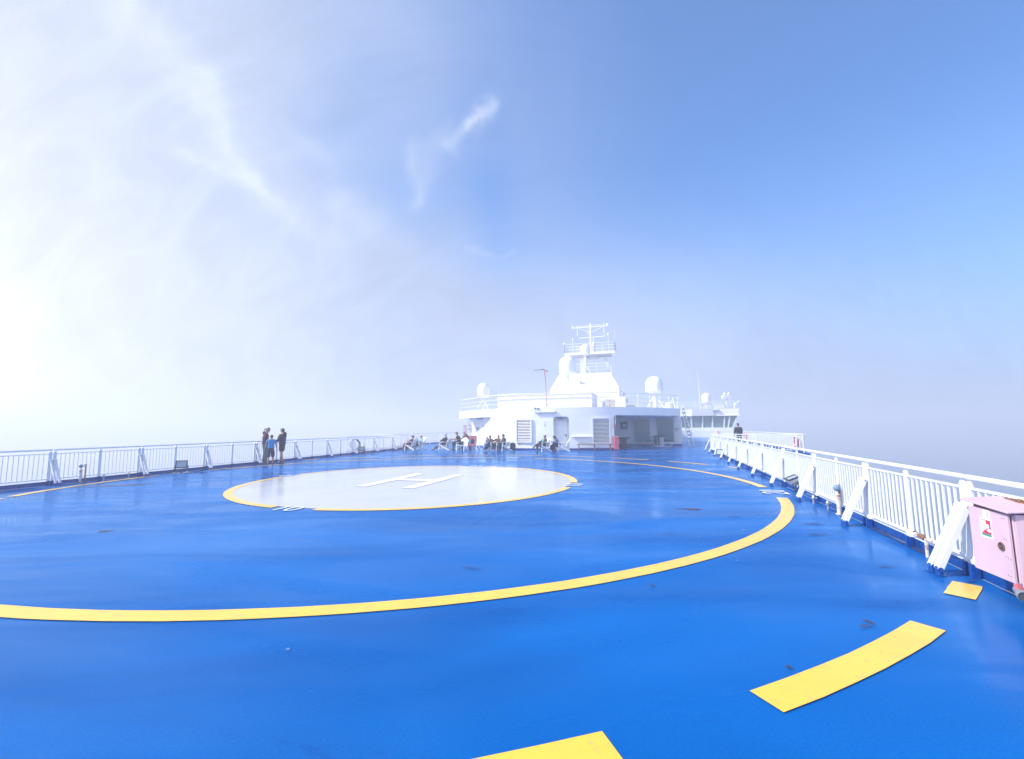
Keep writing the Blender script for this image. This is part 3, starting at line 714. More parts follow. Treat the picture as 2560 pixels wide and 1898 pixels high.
# plate seams, slightly raised, running across the ship and along it
def seam(a, b):
    m = MB(); a, b = Vector((*a, .0015)), Vector((*b, .0015)); d = (b-a).normalized(); n_ = Vector((-d.y, d.x, 0))*.0028
    m.add([a-n_, b-n_, b+Vector((0, 0, .0012)), a+Vector((0, 0, .0012)), a+n_, b+n_], [(0, 1, 2, 3), (3, 2, 5, 4)]); return m.build('plate_seam', 'seam', deck)
for xs_, a0, a1 in ((4.1, -5.6, -3.2), (1.66, -6.1, -4.9), (-2.0, -6.2, -4.7), (-2.0, -9.5, -8.4), (-6.3, -6., -4.4), (6.5, -4, -1.5), (4.1, 5, 9), (-4.2, 3.5, 8)):
    seam(tuple(S(xs_, a0)[:2]), tuple(S(xs_, a1)[:2]))

# ------------------------------------------------------------------ deckhouse
Z = Vector((0, 0, 1))
CP = [(-5.3, 39.6), (-4.6, 38.0), (-3.65, 36.2), (-2.41, 34.0), (-1.07, 32.15), (.57, 31.05), (3.01, 30.42), (6.05, 30.22), (8.39, 30.85), (10.6, 32.3), (13.24, 34.6), (14.2, 35.7)]
def catmull(P, n=10):
    out = []
    for i in range(1, len(P)-2):
        p0, p1, p2, p3 = [Vector(q) for q in P[i-1:i+3]]
        for k in range(n):
            t = k/n; out.append(.5*((2*p1)+(p2-p0)*t+(2*p0-5*p1+4*p2-p3)*t*t+(-p0+3*p1-3*p2+p3)*t**3))
    out.append(Vector(P[-2])); return out
CU = catmull(CP, 12)
def cy(x):
    for a, b in zip(CU, CU[1:]):
        if a.x <= x <= b.x: return a.y+(b.y-a.y)*(x-a.x)/(b.x-a.x)
    return CU[0].y if x < CU[0].x else CU[-1].y
def cpt(x, off=0., z=0.):
    e = .05; t = Vector((2*e, cy(min(x+e, 13.2))-cy(max(x-e, -4.59)), 0)).normalized(); n = Vector((t.y, -t.x, 0))   # n points to the viewer's side
    return Vector((x, cy(x), z))+n*off
def crange(x0, x1):
    xs = [x0]+[q.x for q in CU if x0+.02 < q.x < x1-.02]+[x1]; return xs
def curve_wall(mb, x0, x1, z0, z1, th=.12, off=0.):
    xs = crange(x0, x1); n = len(xs); vs = []
    for x in xs:
        f = cpt(x, off); b = cpt(x, off-th)
        vs += [(f.x, f.y, z0), (f.x, f.y, z1), (b.x, b.y, z1), (b.x, b.y, z0)]
    fs = [(4*i+j, 4*i+(j+1) % 4, 4*i+4+(j+1) % 4, 4*i+4+j) for i in range(n-1) for j in range(4)]
    fs += [(3, 2, 1, 0), (4*n-4, 4*n-3, 4*n-2, 4*n-1)]
    return mb.add(vs, fs)
dh = thing('deckhouse', 'white rounded deckhouse with louvred vents, doors and a shaded glazed recess across the deck', 'deckhouse', (3., 31, 0))
XA, XD0, XD1, XB = -1.60, 2.84, 3.90, 7.02
q = MB(); curve_wall(q, -4.6, 13.24, 2.37, 2.95, .16); q.build('parapet', 'wall', dh, smooth=True)
q = MB(); curve_wall(q, XA, XD0, .0, 2.368, .16); curve_wall(q, XD1, XB, .0, 2.368, .16); curve_wall(q, XD0, XD1, 2.30, 2.368, .16)
# rounded upper corners of door opening and alcoves
def fillet(x, sgn, r, ztop):
    o = cpt(x, 0); t = (cpt(x+.1)-cpt(x-.1)).normalized(); n = Vector((t.y, -t.x, 0))
    pts = [(0, ztop)]+[(sgn*(r-r*math.cos(a)), ztop-r+r*math.sin(a)) for a in [i*math.pi/2/6 for i in range(7)]]
    q.slab(pts, o-n*.158, t, Z, n, .157)
fillet(XD0, 1, .22, 2.301); fillet(XD1, -1, .22, 2.301); fillet(XA, -1, .14, 2.369); fillet(XB, 1, .16, 2.369)
q.build('front_wall', 'wall', dh, smooth=True)
q = MB(); 
for a, b in ((XA, XD0), (XD1, XB)): curve_wall(q, a, b, .0, .13, .02, .022)
q.build('base_strip', 'kerb', dh)
# roof deck and soffit
A0, A1 = Vector((-4.05, 39.9, 0)), Vector((-1.52, 32.75, 0))
B0, B1 = Vector((8.3, 37.6, 0)), Vector((13.82, 35.98, 0))
rf = [cpt(x, -.14) for x in crange(-4.55, 13.2)]
back = [S(9.6, 52), S(-9.0, 52)]
poly = [(v.x, v.y) for v in rf]+[(v.x, v.y) for v in back]
q = MB(); q.prism(poly, 2.40, 2.72); q.build('roof', 'wall', dh)
# alcove and recess walls
def wall_seg(mb, a, b, z0, z1, th=.1):
    a, b = Vector(a), Vector(b); d = (b-a).normalized(); n = Vector((d.y, -d.x, 0)); L = (b-a).length
    mb.slab([(0, z0), (L, z0), (L, z1), (0, z1)], a-n*th, d, Z, n, th); return d, n
q = MB(); wall_seg(q, A0+Vector((.36, .0, 0)), A1, 0, 2.398)
wall_seg(q, A0, A0+Vector((.345, .0, 0)), 0, 2.398, .12)
wall_seg(q, (7.02, 30.52, 0), (8.28, 37.6, 0), 0, 2.398)
wall_seg(q, B0, B1, 0, 2.398); dB = (B1-B0).normalized(); nB = Vector((dB.y, -dB.x, 0)); LB = (B1-B0).length
wall_seg(q, B1, S(9.3, 50), 0, 2.398); wall_seg(q, S(-8.3, 50), A0+Vector((0, .13, 0)), 0, 2.398)
q.build('recess_wall', 'wall', dh)
q = MB(); wall_seg(q, A0+nB*.02+Vector((.36, 0, 0)), A1+nB*.02, 0.001, .12, .015); wall_seg(q, B0+nB*.02, B1+nB*.02, 0.001, .12, .015)
q.build('base_strip', 'kerb', dh)
# door in the round-cornered opening
dz = MB(); c = cpt(3.37, -.55); t_ = (cpt(3.8)-cpt(2.9)).normalized(); n_ = Vector((t_.y, -t_.x, 0))
dz.slab([(-.60, 0), (.60, 0), (.60, 2.38), (-.60, 2.38)], c-n_*.05, t_, Z, n_, .05)
dz.slab([(-.54, 0), (-.535, 0), (-.535, 2.3), (-.54, 2.3)], cpt(2.84, -.16)-n_*.4+t_*.5, t_, Z, n_, .4)
for s in (-1, 1):
    dz.slab([(s*.56-.02, 0), (s*.56+.02, 0), (s*.56+.02, 2.37), (s*.56-.02, 2.37)], c, t_, Z, n_, .38)
dz.build('door_recess', 'wall', dh)
q = MB(); q.slab([(-.36, .16), (.40, .16), (.40, 2.05), (-.36, 2.05)], c+n_*.002, t_, Z, n_, .035); dr1 = q.build('door', 'white', dh)
q = MB(); q.bar(c+n_*.04+t_*.32+Z*1.02, c+n_*.09+t_*.32+Z*1.02, .02, .02); q.bar(c+n_*.09+t_*.34+Z*1.02, c+n_*.09+t_*.20+Z*1.02, .02, .025); q.box(c+n_*.045+t_*.32+Z*1.0, (.05, .02, .2)); q.build('handle', 'dark', dr1)
q = MB(); q.bbox(c+n_*.12+Z*2.16-t_*.05, (.42, .12, .07), rz=math.atan2(t_.y, t_.x), b=.02); q.build('door_lamp', 'steel', dh)
# louvred vents
def louvre(x0, x1, z0, z1, n=14, nm='louvre_vent', edge='white'):
    a, b = cpt(x0, .04), cpt(x1, .04); d = (b-a).normalized(); nn = Vector((d.y, -d.x, 0)); L = (b-a).length
    q = MB(); w = .075
    for (p, r) in (((0, z0), (L, z0+w)), ((0, z1-w), (L, z1)), ((0, z0+w), (w, z1-w)), ((L-w, z0+w), (L, z1-w))):
        q.slab([(p[0], p[1]), (r[0], p[1]), (r[0], r[1]), (p[0], r[1])], a, d, Z, nn, .085)
    v = q.build(nm, edge, dh)
    q = MB(); h = (z1-z0-2*w)/n
    for k in range(n):
        zz = z0+w+h*(k+.5)
        q.add([a+d*w+nn*.012+Z*(zz+h*.30), a+d*(L-w)+nn*.012+Z*(zz+h*.30), a+d*(L-w)+nn*.07+Z*(zz-h*.22), a+d*w+nn*.07+Z*(zz-h*.22),
               a+d*w+nn*.006+Z*(zz+h*.24), a+d*(L-w)+nn*.006+Z*(zz+h*.24), a+d*(L-w)+nn*.064+Z*(zz-h*.30), a+d*w+nn*.064+Z*(zz-h*.30)], [(0, 1, 2, 3), (4, 7, 6, 5), (3, 2, 6, 7), (0, 4, 5, 1)])
    q.build('slats', edge, v)
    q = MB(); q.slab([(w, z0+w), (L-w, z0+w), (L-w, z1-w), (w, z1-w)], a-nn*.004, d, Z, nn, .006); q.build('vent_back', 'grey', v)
louvre(.28, 1.37, .52, 2.17); louvre(5.45, 6.72, .42, 2.20, 18)
# ledge, tube lamp, small fittings on the front wall
q = MB(); a, b = cpt(4.08, .0), cpt(5.40, .0); dd = (b-a).normalized(); nn = Vector((dd.y, -dd.x, 0)); q.slab([(0, .90), (1.3, .90), (1.3, .93), (0, .93)], a, dd, Z, nn, .16); q.build('ledge', 'white', dh)
q = MB(); a, b = cpt(1.66, .09, 2.64), cpt(3.0, .09, 2.64); q.bbox((a+b)/2, ((b-a).length, .14, .13), rz=math.atan2((b-a).y, (b-a).x), b=.035); tl_ = q.build('tube_lamp', 'white', dh)
q = MB(); 
for e in (a, b): q.bbox(e, (.05, .15, .14), b=.02)
q.build('end_cap', 'steel', tl_)
for xx, zz in ((1.66, 2.88), (1.86, 2.86)):
    q = MB(); c2 = cpt(xx, .12, zz); q.lathe(c2, [(.03, -.08), (.07, -.04), (.09, .03), (.085, .05)], 12, axis=(-.3, -1, -.2)); q.build('spot_lamp', 'steel', dh)
for xx, zz, r_ in ((2.25, 1.93, .035), (2.25, 1.72, .05)):
    q = MB(); c2 = cpt(xx, .004, zz); q.slab([(-r_, -r_), (r_, -r_), (r_, r_), (-r_, r_)], c2, (1, 0, 0), Z, (0, -1, 0), .02); q.build('notice', 'fascia', dh)
q = MB(); q.tube([cpt(8.0, -.3, 2.36)+Vector((.0, .2, 0)), cpt(12.6, -.3, 2.36)+Vector((0, .2, 0))], .05, 8); q.build('soffit_pipe', 'white', dh)
q = MB(); c2 = Vector((-2.55, 36.0, 2.31)); q.bbox(c2, (1.3, .18, .12), rz=R(-62), b=.04); q.build('tube_lamp', 'steel', dh)
for c2, r_ in ((A0+Vector((.16, -.08, 1.80)), .09), (A0+Vector((.15, -.08, 1.48)), .11), (Vector((-2.98, 37.2, 1.50)), .15), (Vector((-2.35, 35.3, 1.72)), .06)):
    q = MB(); q.lathe(c2, [(r_*.4, -.10), (r_*.7, -.05), (r_, .02), (r_*.8, .06)], 12, axis=(-.7, -.7, 0)); q.build('wall_fitting', 'steel', dh)
# recess: windows, notice frame, door
def onB(s, z, off=0.): return B0+dB*LB*s+nB*off+Z*z
def panel_B(s0, s1, z0, z1, off, th, mt, nm, parent, r=.08):
    w = (s1-s0)*LB; pts = []
    for cx_, cz_, a0 in ((w-r, z0+r, -90), (w-r, z1-r, 0), (r, z1-r, 90), (r, z0+r, 180)):
        for k in range(5): a = R(a0+22.5*k); pts.append((cx_+r*math.cos(a), cz_+r*math.sin(a)))
    m = MB(); m.slab(pts, onB(s0, 0, off), dB, Z, nB, th); return m.build(nm, mt, parent)
for s0, s1, z0, z1 in ((.354, .563, .26, 2.16), (.675, .889, .30, 2.20)):
    w = panel_B(s0-.012, s1+.012, z0-.06, z1+.06, .001, .03, 'fascia', 'glass_door', dh, .1)
    panel_B(s0, s1, z0, z1, .032, .006, 'glass', 'pane', w)
w = panel_B(.318, .322, .13, 2.3, .001, .03, 'steel', 'panel_joint', dh, .003)
w = panel_B(.905, .975, .15, 2.15, .001, .03, 'white', 'door', dh, .05)
q = MB(); q.box(onB(.925, 1.32, .06), (.05, .05, .22)); q.box(onB(.955, 1.36, .06), (.12, .05, .05)); q.build('handle', 'dark', w)
w = panel_B(.158, .256, 1.37, 1.97, .001, .05, 'dark', 'notice_frame', dh, .02); panel_B(.19, .235, 1.52, 1.80, .052, .004, 'fascia', 'notice', w, .01)
q = MB(); q.box(onB(.350, .93, .05), (.07, .05, .05)); q.build('door_knob', 'dark', dh)

# roof railing
rr_ = thing('roof_railing', 'white rounded three-bar railing along the deckhouse roof edge', 'railing', (3., 31, 2.9))
xs = crange(-4.5, 13.15); 
for k, (z, r_) in enumerate(((3.95, .024), (3.60, .014), (3.28, .014))):
    q = MB(); q.tube([cpt(x, -.10, z) for x in xs], r_, 8); q.build('rail', 'white', rr_)
L_ = 0; last = None; nextp = 0
for x in [i*.05-4.5 for i in range(354)]:
    pnt = cpt(x, -.10)
    if last is not None: L_ += (pnt-last).length
    last = pnt
    if L_ >= nextp:
        q = MB(); q.bar(pnt+Z*2.73, pnt+Z*3.93, .05, .03); q.build('post', 'white', rr_); nextp += 1.32

# roof locker, vent unit, winch
rl = thing('roof_locker', 'long white locker house on the deckhouse roof, behind the roof railing', 'locker', (2.4, 34, 2.72))
ux_ = Vector((CA, -SA, 0)); uy_ = Vector((SA, CA, 0)); o = Vector((-1.14, 34.55, 2.73))
q = MB(); q.prism([((o+ux_*a+uy_*b).x, (o+ux_*a+uy_*b).y) for a, b in ((0, 0), (7.35, 0), (7.35, 4.2), (0, 4.2))], 2.73, 4.06); q.build('body', 'white', rl)
q = MB(); q.bar(o+ux_*-.05+uy_*-.06+Z*1.10, o+ux_*7.4+uy_*-.06+Z*1.10, .09, .07); q.build('ledge', 'white', rl)
q = MB(); q.prism([((o+ux_*a+uy_*b).x, (o+ux_*a+uy_*b).y) for a, b in ((-.06, -.06), (7.42, -.06), (7.42, 4.26), (-.06, 4.26))], 4.062, 4.10); q.build('lid', 'white', rl)
for a in (.9, 2.5, 4.1, 5.7):
    q = MB(); q.slab([(a, .05), (a+1.4, .05), (a+1.4, 1.0), (a, 1.0)], o-uy_*.002, ux_, Z, -uy_, .012); q.build('door', 'white', rl)
q = MB()
for k in range(12): q.bar(o+ux_*7.352+uy_*(.25+.33*k)+Z*.02, o+ux_*7.352+uy_*(.25+.33*k)+Z*1.2, .04, .012, up=ux_)
q.build('rib', 'white', rl)
vu = thing('vent_unit', 'white boxed vent unit with rust-streaked grille on the roof beside the long locker', 'vent unit', (7.6, 33, 2.72))
o = Vector((6.75, 33.1, 2.73)); q = MB(); q.prism([((o+ux_*a+uy_*b).x, (o+ux_*a+uy_*b).y) for a, b in ((0, 0), (1.75, 0), (1.75, 1.6), (0, 1.6))], 2.73, 3.80); q.build('body', 'white', vu)
q = MB()
for k in range(9): q.slab([(.12, .12+.09*k), (1.0, .12+.09*k), (1.0, .17+.09*k), (.12, .17+.09*k)], o-uy_*.0, ux_, Z, -uy_, .03)
q.build('grille', 'rustwhite', vu)
wn = thing('roof_winch', 'dark grey winch and stanchion on the roof right of the mast housing', 'winch', (9.6, 37, 2.72))
c = Vector((9.65, 37.0, 2.73)); q = MB(); q.bbox(c+Z*.32, (1.2, .8, .62), b=.05); q.build('base', 'steel', wn)
q = MB(); q.tube([c+Vector((-.25, 0, .6)), c+Vector((-.25, 0, 1.5))], .10, 10); q.tube([c+Vector((-.45, 0, 1.0)), c+Vector((.1, 0, 1.0))], .16, 12); q.ell(c+Vector((-.25, 0, 1.6)), .15, 10, 8); q.build('drum', 'steel', wn)

# mast housing
mh_ = thing('mast_house', 'large white sloping mast housing rising above the deckhouse roof', 'mast housing', (6.7, 41.5, 2.72))
o = Vector((3.66, 42.35, 0))
front = [(0, 2.73), (0, 5.12), (.95, 6.63), (5.78, 6.63), (6.55, 5.22), (6.55, 2.73)]
q = MB(); q.slab(front, o, ux_, Z, uy_, 5.0); q.build('housing', 'wall', mh_)
q = MB(); q.slab([(4.6, 3.9), (5.55, 3.9), (5.55, 4.42), (4.6, 4.42)], o, ux_, Z, -uy_, .03); v = q.build('grille', 'fascia', mh_)
q = MB(); c = o+ux_*3.0-uy_*.05+Z*5.85; q.ell(c, .07, 8, 6); q.bar(c, c-Z*.22, .05, .05); q.bar(c-Z*.12+ux_*.08, c-Z*.16+ux_*.4, .06, .06); q.build('lamp', 'steel', mh_)
def rails(root, pts, z0, h, n=3, posts=1.2, r=.02, nm='handrail'):
    q = MB()
    for k in range(n):
        z = z0+h*(1-k/n*.95); q.tube([Vector((p.x, p.y, z)) for p in pts], r if k == 0 else r*.7, 6)
    q.build(nm, 'white', root)
    for a, b in zip(pts, pts[1:]):
        m = max(1, round((b-a).length/posts))
        for k in range(m+1):
            c = a.lerp(b, k/m); q = MB(); q.bar(Vector((c.x, c.y, z0)), Vector((c.x, c.y, z0+h-.01)), .04, .03); q.build('rail_post', 'white', root)
e = [o+ux_*1.05+uy_*.1, o+ux_*5.7+uy_*.1, o+ux_*5.7+uy_*4.6]; rails(mh_, e, 6.64, .92)

# radar mast with platform
rm = thing('radar_mast', 'white radar mast with railed platform and crossbars on top of the mast housing', 'mast', (7.9, 43.4, 6.6))
P0 = Vector((5.35, 44.0, 0)); PL = 5.05
q = MB(); q.prism([((P0+ux_*a+uy_*b).x, (P0+ux_*a+uy_*b).y) for a, b in ((0, 0), (PL, 0), (PL, 1.6), (0, 1.6))], 8.78, 9.0); q.build('platform', 'white', rm)
q = MB()
for b in (.2, .8, 1.4): q.bar(P0+ux_*.5+uy_*b+Z*8.70, P0+ux_*4.6+uy_*b+Z*8.70, .10, .14)
q.bbox(P0+ux_*2.9+uy_*.6+Z*8.5, (1.0, .5, .3), b=.03); q.build('platform_beams', 'fascia', rm)
q = MB(); q.prism([((P0+ux_*a+uy_*b).x, (P0+ux_*a+uy_*b).y) for a, b in ((1.55, .2), (2.1, .2), (2.1, 1.4), (1.55, 1.4))], 6.64, 8.76); q.build('trunk', 'fascia', rm); q = MB(); q.bar(P0+ux_*3.9+uy_*.5+Z*8.7, P0+ux_*4.7+uy_*.5+Z*6.7, .2, .3); q.build('strut', 'fascia', rm)
rails(rm, [P0+uy_*.05+ux_*.04, P0+uy_*.05+ux_*(PL-.04), P0+uy_*1.55+ux_*(PL-.04)], 9.0, .92, 3, 1.25)
rails(rm, [P0+uy_*1.55+ux_*(PL-.04), P0+uy_*1.55+ux_*.04, P0+uy_*.05+ux_*.04], 9.0, .92, 3, 1.25)
mx_ = P0+ux_*2.62+uy_*.7
q = MB(); q.tube([mx_+Z*9., mx_+Z*11.0, mx_+Z*12.1], [.10, .085, .06], 10); q.build('pole', 'white', rm)
q = MB(); a, b = mx_-ux_*1.92+Z*11.72, mx_+ux_*1.92+Z*11.72; q.bar(a, b, .10, .08); q.tube([a+ux_*.55+Z*.14, b-ux_*.9+Z*.16], .02, 6)
q.tube([mx_+Z*11.1, mx_-ux_*1.2+Z*11.66], .025, 6); q.tube([mx_+Z*11.1, mx_+ux_*1.3+Z*11.68], .025, 6)
q.tube([mx_-ux_*.3+Z*11.7, mx_-ux_*.3+Z*10.95, mx_+Z*10.98], .02, 6); q.build('crossbar', 'white', rm)
q = MB(); q.tube([mx_-ux_*1.35+Z*11.95, mx_-ux_*1.35+Z*10.85], .035, 6); q.tube([mx_+ux_*1.35+Z*12.1, mx_+ux_*1.35+Z*11.0], .035, 6); q.build('hanging_antenna', 'white', rm)
q = MB(); q.bar(mx_-ux_*1.2+Z*10.62, mx_+ux_*1.4+Z*10.66, .07, .06); q.bar(mx_+ux_*1.35+Z*10.66, mx_+ux_*1.46+Z*10.82, .05, .05); q.build('radar_scanner', 'white', rm)
for a, z, k, h in ((-1.8, 11.84, .07, .18), (1.72, 11.84, .11, .22), (-2.58, 10.0, .12, .16), (-1.75, 10.42, .06, .16), (1.80, 10.72, .11, .2)):
    c = mx_+ux_*a-uy_*(.0 if z > 11 else .62)
    q = MB(); q.lathe(c+Z*z, [(k*.7, -h/2), (k, -h/3), (k, h/3), (k*.6, h/2)], 12)
    if z < 11: q.tube([c+Z*9., c+Z*(z-h/2)], .018, 6)
    q.build('mast_lamp', 'dome', rm)
q = MB(); c = mx_+ux_*.32-uy_*.3; q.lathe(c+Z*9., [(.16, 0), (.12, .5), (.18, .6), (.18, .9), (.10, 1.05)], 12); q.tube([c+Z*10., c+Z*10.5], .07, 8); q.build('horn', 'fascia', rm)
q = MB(); q.tube([P0+ux_*PL+uy_*.05+Z*9., P0+ux_*PL+uy_*.05+Z*11.1], .012, 5); q.build('whip', 'white', rm)

# satellite domes
def dome(c, r, h, label, support):
    c = Vector(c); t = thing('satellite_dome', label, 'satellite dome', c, 0, 'white satellite domes above the deck')
    prof = [(r*.35, -.12*h), (r*.55, -.11*h), (r*.92, -.02*h), (r*1.0, .02*h), (r*1.03, .03*h), (r*1.03, .06*h), (r, .065*h)]
    hz_ = h-r*.95
    prof += [(r, hz_*.5), (r, hz_)]+[(r*math.cos(a), hz_+r*.95*math.sin(a)) for a in [i*math.pi/2/9 for i in range(1, 9)]]+[(.01, h)]
    q = MB(); q.lathe(c, prof, 28); q.build('cover', 'dome', t, smooth=True)
    support(t, c, r, h); return t
def sup_pole(zb, rad=.06):
    def f(t, c, r, h):
        q = MB(); q.tube([(c.x, c.y, zb), (c.x, c.y, c.z-.1*h)], rad, 10); q.tube([(c.x, c.y, c.z-.22*h), (c.x, c.y, c.z-.1*h)], rad*2, 10); q.build('pole', 'white', t)
        q = MB(); q.tube([c+Vector((0, -.05, -.5)), c+Vector((.28, -.1, -.42)), c+Vector((.38, -.1, -.1))], .02, 6); q.build('cable', 'steel', t)
    return f
def sup_tripod(zb, sp, zt=None, rad=.10):
    def f(t, c, r, h):
        ztt = c.z-.1*h if zt is None else zt
        q = MB(); q.tube([(c.x, c.y, zb if zt is None else ztt), (c.x, c.y, c.z-.1*h)], rad, 10); q.build('pole', 'white', t)
        for k in range(3):
            a = R(200+120*k); q = MB(); q.bar((c.x+sp*math.cos(a), c.y+sp*math.sin(a), zb), (c.x+.05*math.cos(a), c.y+.05*math.sin(a), ztt-.1), .07, .05); q.build('leg', 'white', t)
    return f
dome((-2.42, 37, 4.22), .50, 1.13, 'smallish white satellite dome on legs at the left end of the deckhouse roof', sup_tripod(2.73, .75, rad=.07))
dome((4.62, 36, 6.0), .69, 1.43, 'large white satellite dome on a thin pole in front of the mast housing', sup_pole(2.73))
dome((7.14, 41.9, 8.58), .47, .97, 'small white satellite dome on a stalk in front of the radar platform', sup_tripod(6.64, .55, 7.5, .09))
dome((11.74, 36, 4.40), .68, 1.30, 'large white satellite dome on braced legs at the right end of the deckhouse roof', sup_tripod(2.73, .95, rad=.16))
dome((26.85, 60.5, 4.75), .58, 1.32, 'white satellite dome on the far bridge wing roof', sup_tripod(3.86, .6, rad=.12))
q = thing('roof_speaker', 'white rounded hailer box at the right corner of the deckhouse roof', 'hailer', (12.75, 35.1, 2.72)); m = MB(); m.bbox((12.7, 35.3, 3.1), (.7, .5, .7), rz=.5, b=.15); m.build('box', 'white', q); m = MB(); m.bar((13.0, 34.9, 2.73), (12.9, 35.1, 3.8), .05, .05); m.bar((12.5, 35.1, 2.73), (12.85, 35.1, 3.7), .05, .05); m.build('frame', 'white', q)

# rusty aerial mast and whips
t = thing('aerial_mast', 'thin pinkish rusty aerial mast with sideways antenna in front of the roof locker', 'aerial', (2.45, 31., 2.9))
c = Vector((2.45, 30.85, 0)); q = MB(); q.tube([c+Z*3.1, c+Vector((-.12, 0, 5.6))], .022, 8); q.tube([c+Vector((-.12, 0, 5.3)), c+Vector((-.12, 0, 5.45))], .035, 8); q.build('pole', 'redfade', t)
q = MB()
for k in range(3): a = R(90+120*k); q.bar(c+Vector((.16*math.cos(a), .12*math.sin(a), 2.96)), c+Z*3.25, .025, .025)
q.build('foot', 'steel', t)
q = MB(); e = c+Vector((-.12, 0, 5.6)); q.tube([e, e+Vector((-.08, 0, .06)), e+Vector((-.22, 0, .05))], .035, 8); q.tube([e+Vector((-.2, 0, .04)), e+Vector((-.75, .0, .0))], .014, 6)
for k in range(5): s = e+Vector((-.3-.1*k, 0, .02)); q.tube([s+Vector((0, -.18, .05)), s+Vector((0, .18, -.03))], .007, 5)
q.ell(e+Vector((.16, 0, -.06)), (.05, .05, .06), 8, 6); q.tube([e+Vector((0, 0, -.05)), e+Vector((.16, 0, -.05))], .012, 5); q.build('antenna', 'rust', t)
for c, z0, z1, lb in ((Vector((-1.03, 34.0, 0)), 2.73, 5.35, 'thin white whip aerial at the left of the deckhouse roof'), (Vector((26.0, 60.6, 0)), 3.86, 9.1, 'tall thin white whip aerial on the far bridge wing')):
    t = thing('whip_aerial', lb, 'aerial', c+Z*z0); q = MB(); q.tube([c+Z*z0, c+Z*(z0+(z1-z0)*.35)+Vector((-.02, 0, 0)), c+Z*z1+Vector((-.12 if z0 > 3 else 0, 0, 0))], [.045 if z0 > 3 else .02, .03 if z0 > 3 else .012, .012 if z0 > 3 else .006], 6); q.build('rod', 'white', t); q = MB(); q.tube([c+Z*z0, c+Z*(z0+.25)], .06, 8); q.build('socket', 'white', t)

# ladder at the right end of the deckhouse
t = thing('ladder', 'white ladder leaning on the right end of the deckhouse roof', 'ladder', (13.9, 35.3, 0))
a0, a1 = Vector((13.42, 34.75, 3.15)), Vector((13.85, 34.6, .0)); b0, b1 = Vector((13.62, 34.95, 3.25)), Vector((14.32, 34.9, .0))
q = MB(); q.bar(a0, a1, .05, .05); q.build('stile', 'white', t); q = MB(); q.bar(b0, b1, .07, .06); q.build('stile', 'white', t)
for k in range(1, 11):
    s = k/11.; q = MB(); q.bar(a0.lerp(a1, s), b0.lerp(b1, s), .05, .12); q.build('rung', 'steel', t)

# ------------------------------------------------------------------ far bridge wing
bw = thing('bridge_wing', 'pale bridge wing with slanted windows half lost in mist beyond the railings', 'bridge wing', (26., 60., 0))
o = Vector((22.5, 61., 0)); bt = ux_; bn = -uy_
q = MB(); q.slab([(-9, 0), (7.15, 0), (7.3, 1.3), (-9, 1.3)], o, bt, Z, uy_, 4.5); q.build('lower_wall', 'wall', bw)
q = MB(); q.slab([(-9, 1.3), (7.3, 1.3), (8.0, 2.97), (-9, 2.97)], o+uy_*.25, bt, Z, uy_, 4.2); q.build('inner_wall', 'fascia', bw)
q = MB(); q.slab([(-9, 2.97), (8.05, 2.97), (8.2, 3.82), (-9, 3.82)], o-uy_*.05, bt, Z, uy_, 4.6); q.build('fascia', 'wall', bw)
q = MB(); q.slab([(2.2, 2.9), (5.0, 2.9), (4.9, 3.84), (2.3, 3.84)], o-uy_*.052, bt, Z, -uy_, .3); q.build('hood', 'fascia', bw)
q = MB(); q.slab([(-9, 2.86), (8.25, 2.86), (8.25, 2.965), (-9, 2.965)], o-uy_*.05, bt, Z, -uy_, .1); q.build('eave_rail', 'white', bw)
for k, (t0, t1, sk) in enumerate(((1.0, 2.12, -.12), (2.3, 3.48, .10), (3.66, 4.66, .12), (4.99, 6.2, .02))):
    q = MB(); q.slab([(t0, 1.30), (t1, 1.30), (t1+sk+.08, 2.95), (t0+sk, 2.95)], o+uy_*.2, bt, Z, -uy_, .02); q.build('window', 'glass', bw)
q = MB(); q.slab([(6.3, 1.30), (6.62, 1.30), (6.9, 2.95), (6.5, 2.95)], o+uy_*.2, bt, Z, -uy_, .02); q.build('window', 'glass', bw)
q = MB(); q.slab([(6.85, 1.30), (7.28, 1.30), (7.9, 2.95), (7.2, 2.95)], o+uy_*.2, bt, Z, -uy_, .02); q.build('window', 'glass', bw)
for t0, sk in ((.9, -.12), (2.2, -.06), (3.56, .12), (4.8, .1), (6.25, .15), (6.72, .35), (7.32, .65)):
    q = MB(); q.bar(o+bt*t0+uy_*.1+Z*1.3, o+bt*(t0+sk)+uy_*.1+Z*2.95, .12, .12); q.build('mullion', 'white', bw)
rails(bw, [o+bt*-2+uy_*.4, o+bt*7.6+uy_*.4], 3.83, 1.0, 3, 2.4, .03, 'roof_rail')
q = MB(); q.bbox(o+bt*5.9+uy_*.8+Z*4.2, (1.3, .8, .7), rz=-AX, b=.05); q.bbox(o+bt*5.2-uy_*.2+Z*3.7, (.9, .4, .25), rz=-AX-.2, b=.05); q.bbox(o+bt*-.5+uy_*.8+Z*4.0, (2.2, .8, .3), rz=-AX, b=.05); q.build('roof_box', 'fascia', bw)
t = thing('searchlight', 'white twin searchlight cluster on a post at the far bridge wing corner', 'searchlight', (29.2, 59.6, 4.2))
c = Vector((29.25, 59.7, 5.35)); q = MB(); q.tube([(29.25, 59.7, 3.86), c], .12, 8); q.build('post', 'white', t)
for a in (-.28, .30): q = MB(); q.tube([c+Vector((a, -.25, .05)), c+Vector((a, .25, .05))], .29, 14); q.build('drum', 'dome', t)
for a in (-.2, .35): q = MB(); q.ell(c+Vector((a, 0, .52)), .17, 10, 8); q.build('ball', 'dome', t)
t = thing('roof_camera', 'white jointed camera arm just right of the searchlight', 'camera', (30.4, 59.4, 3.86))
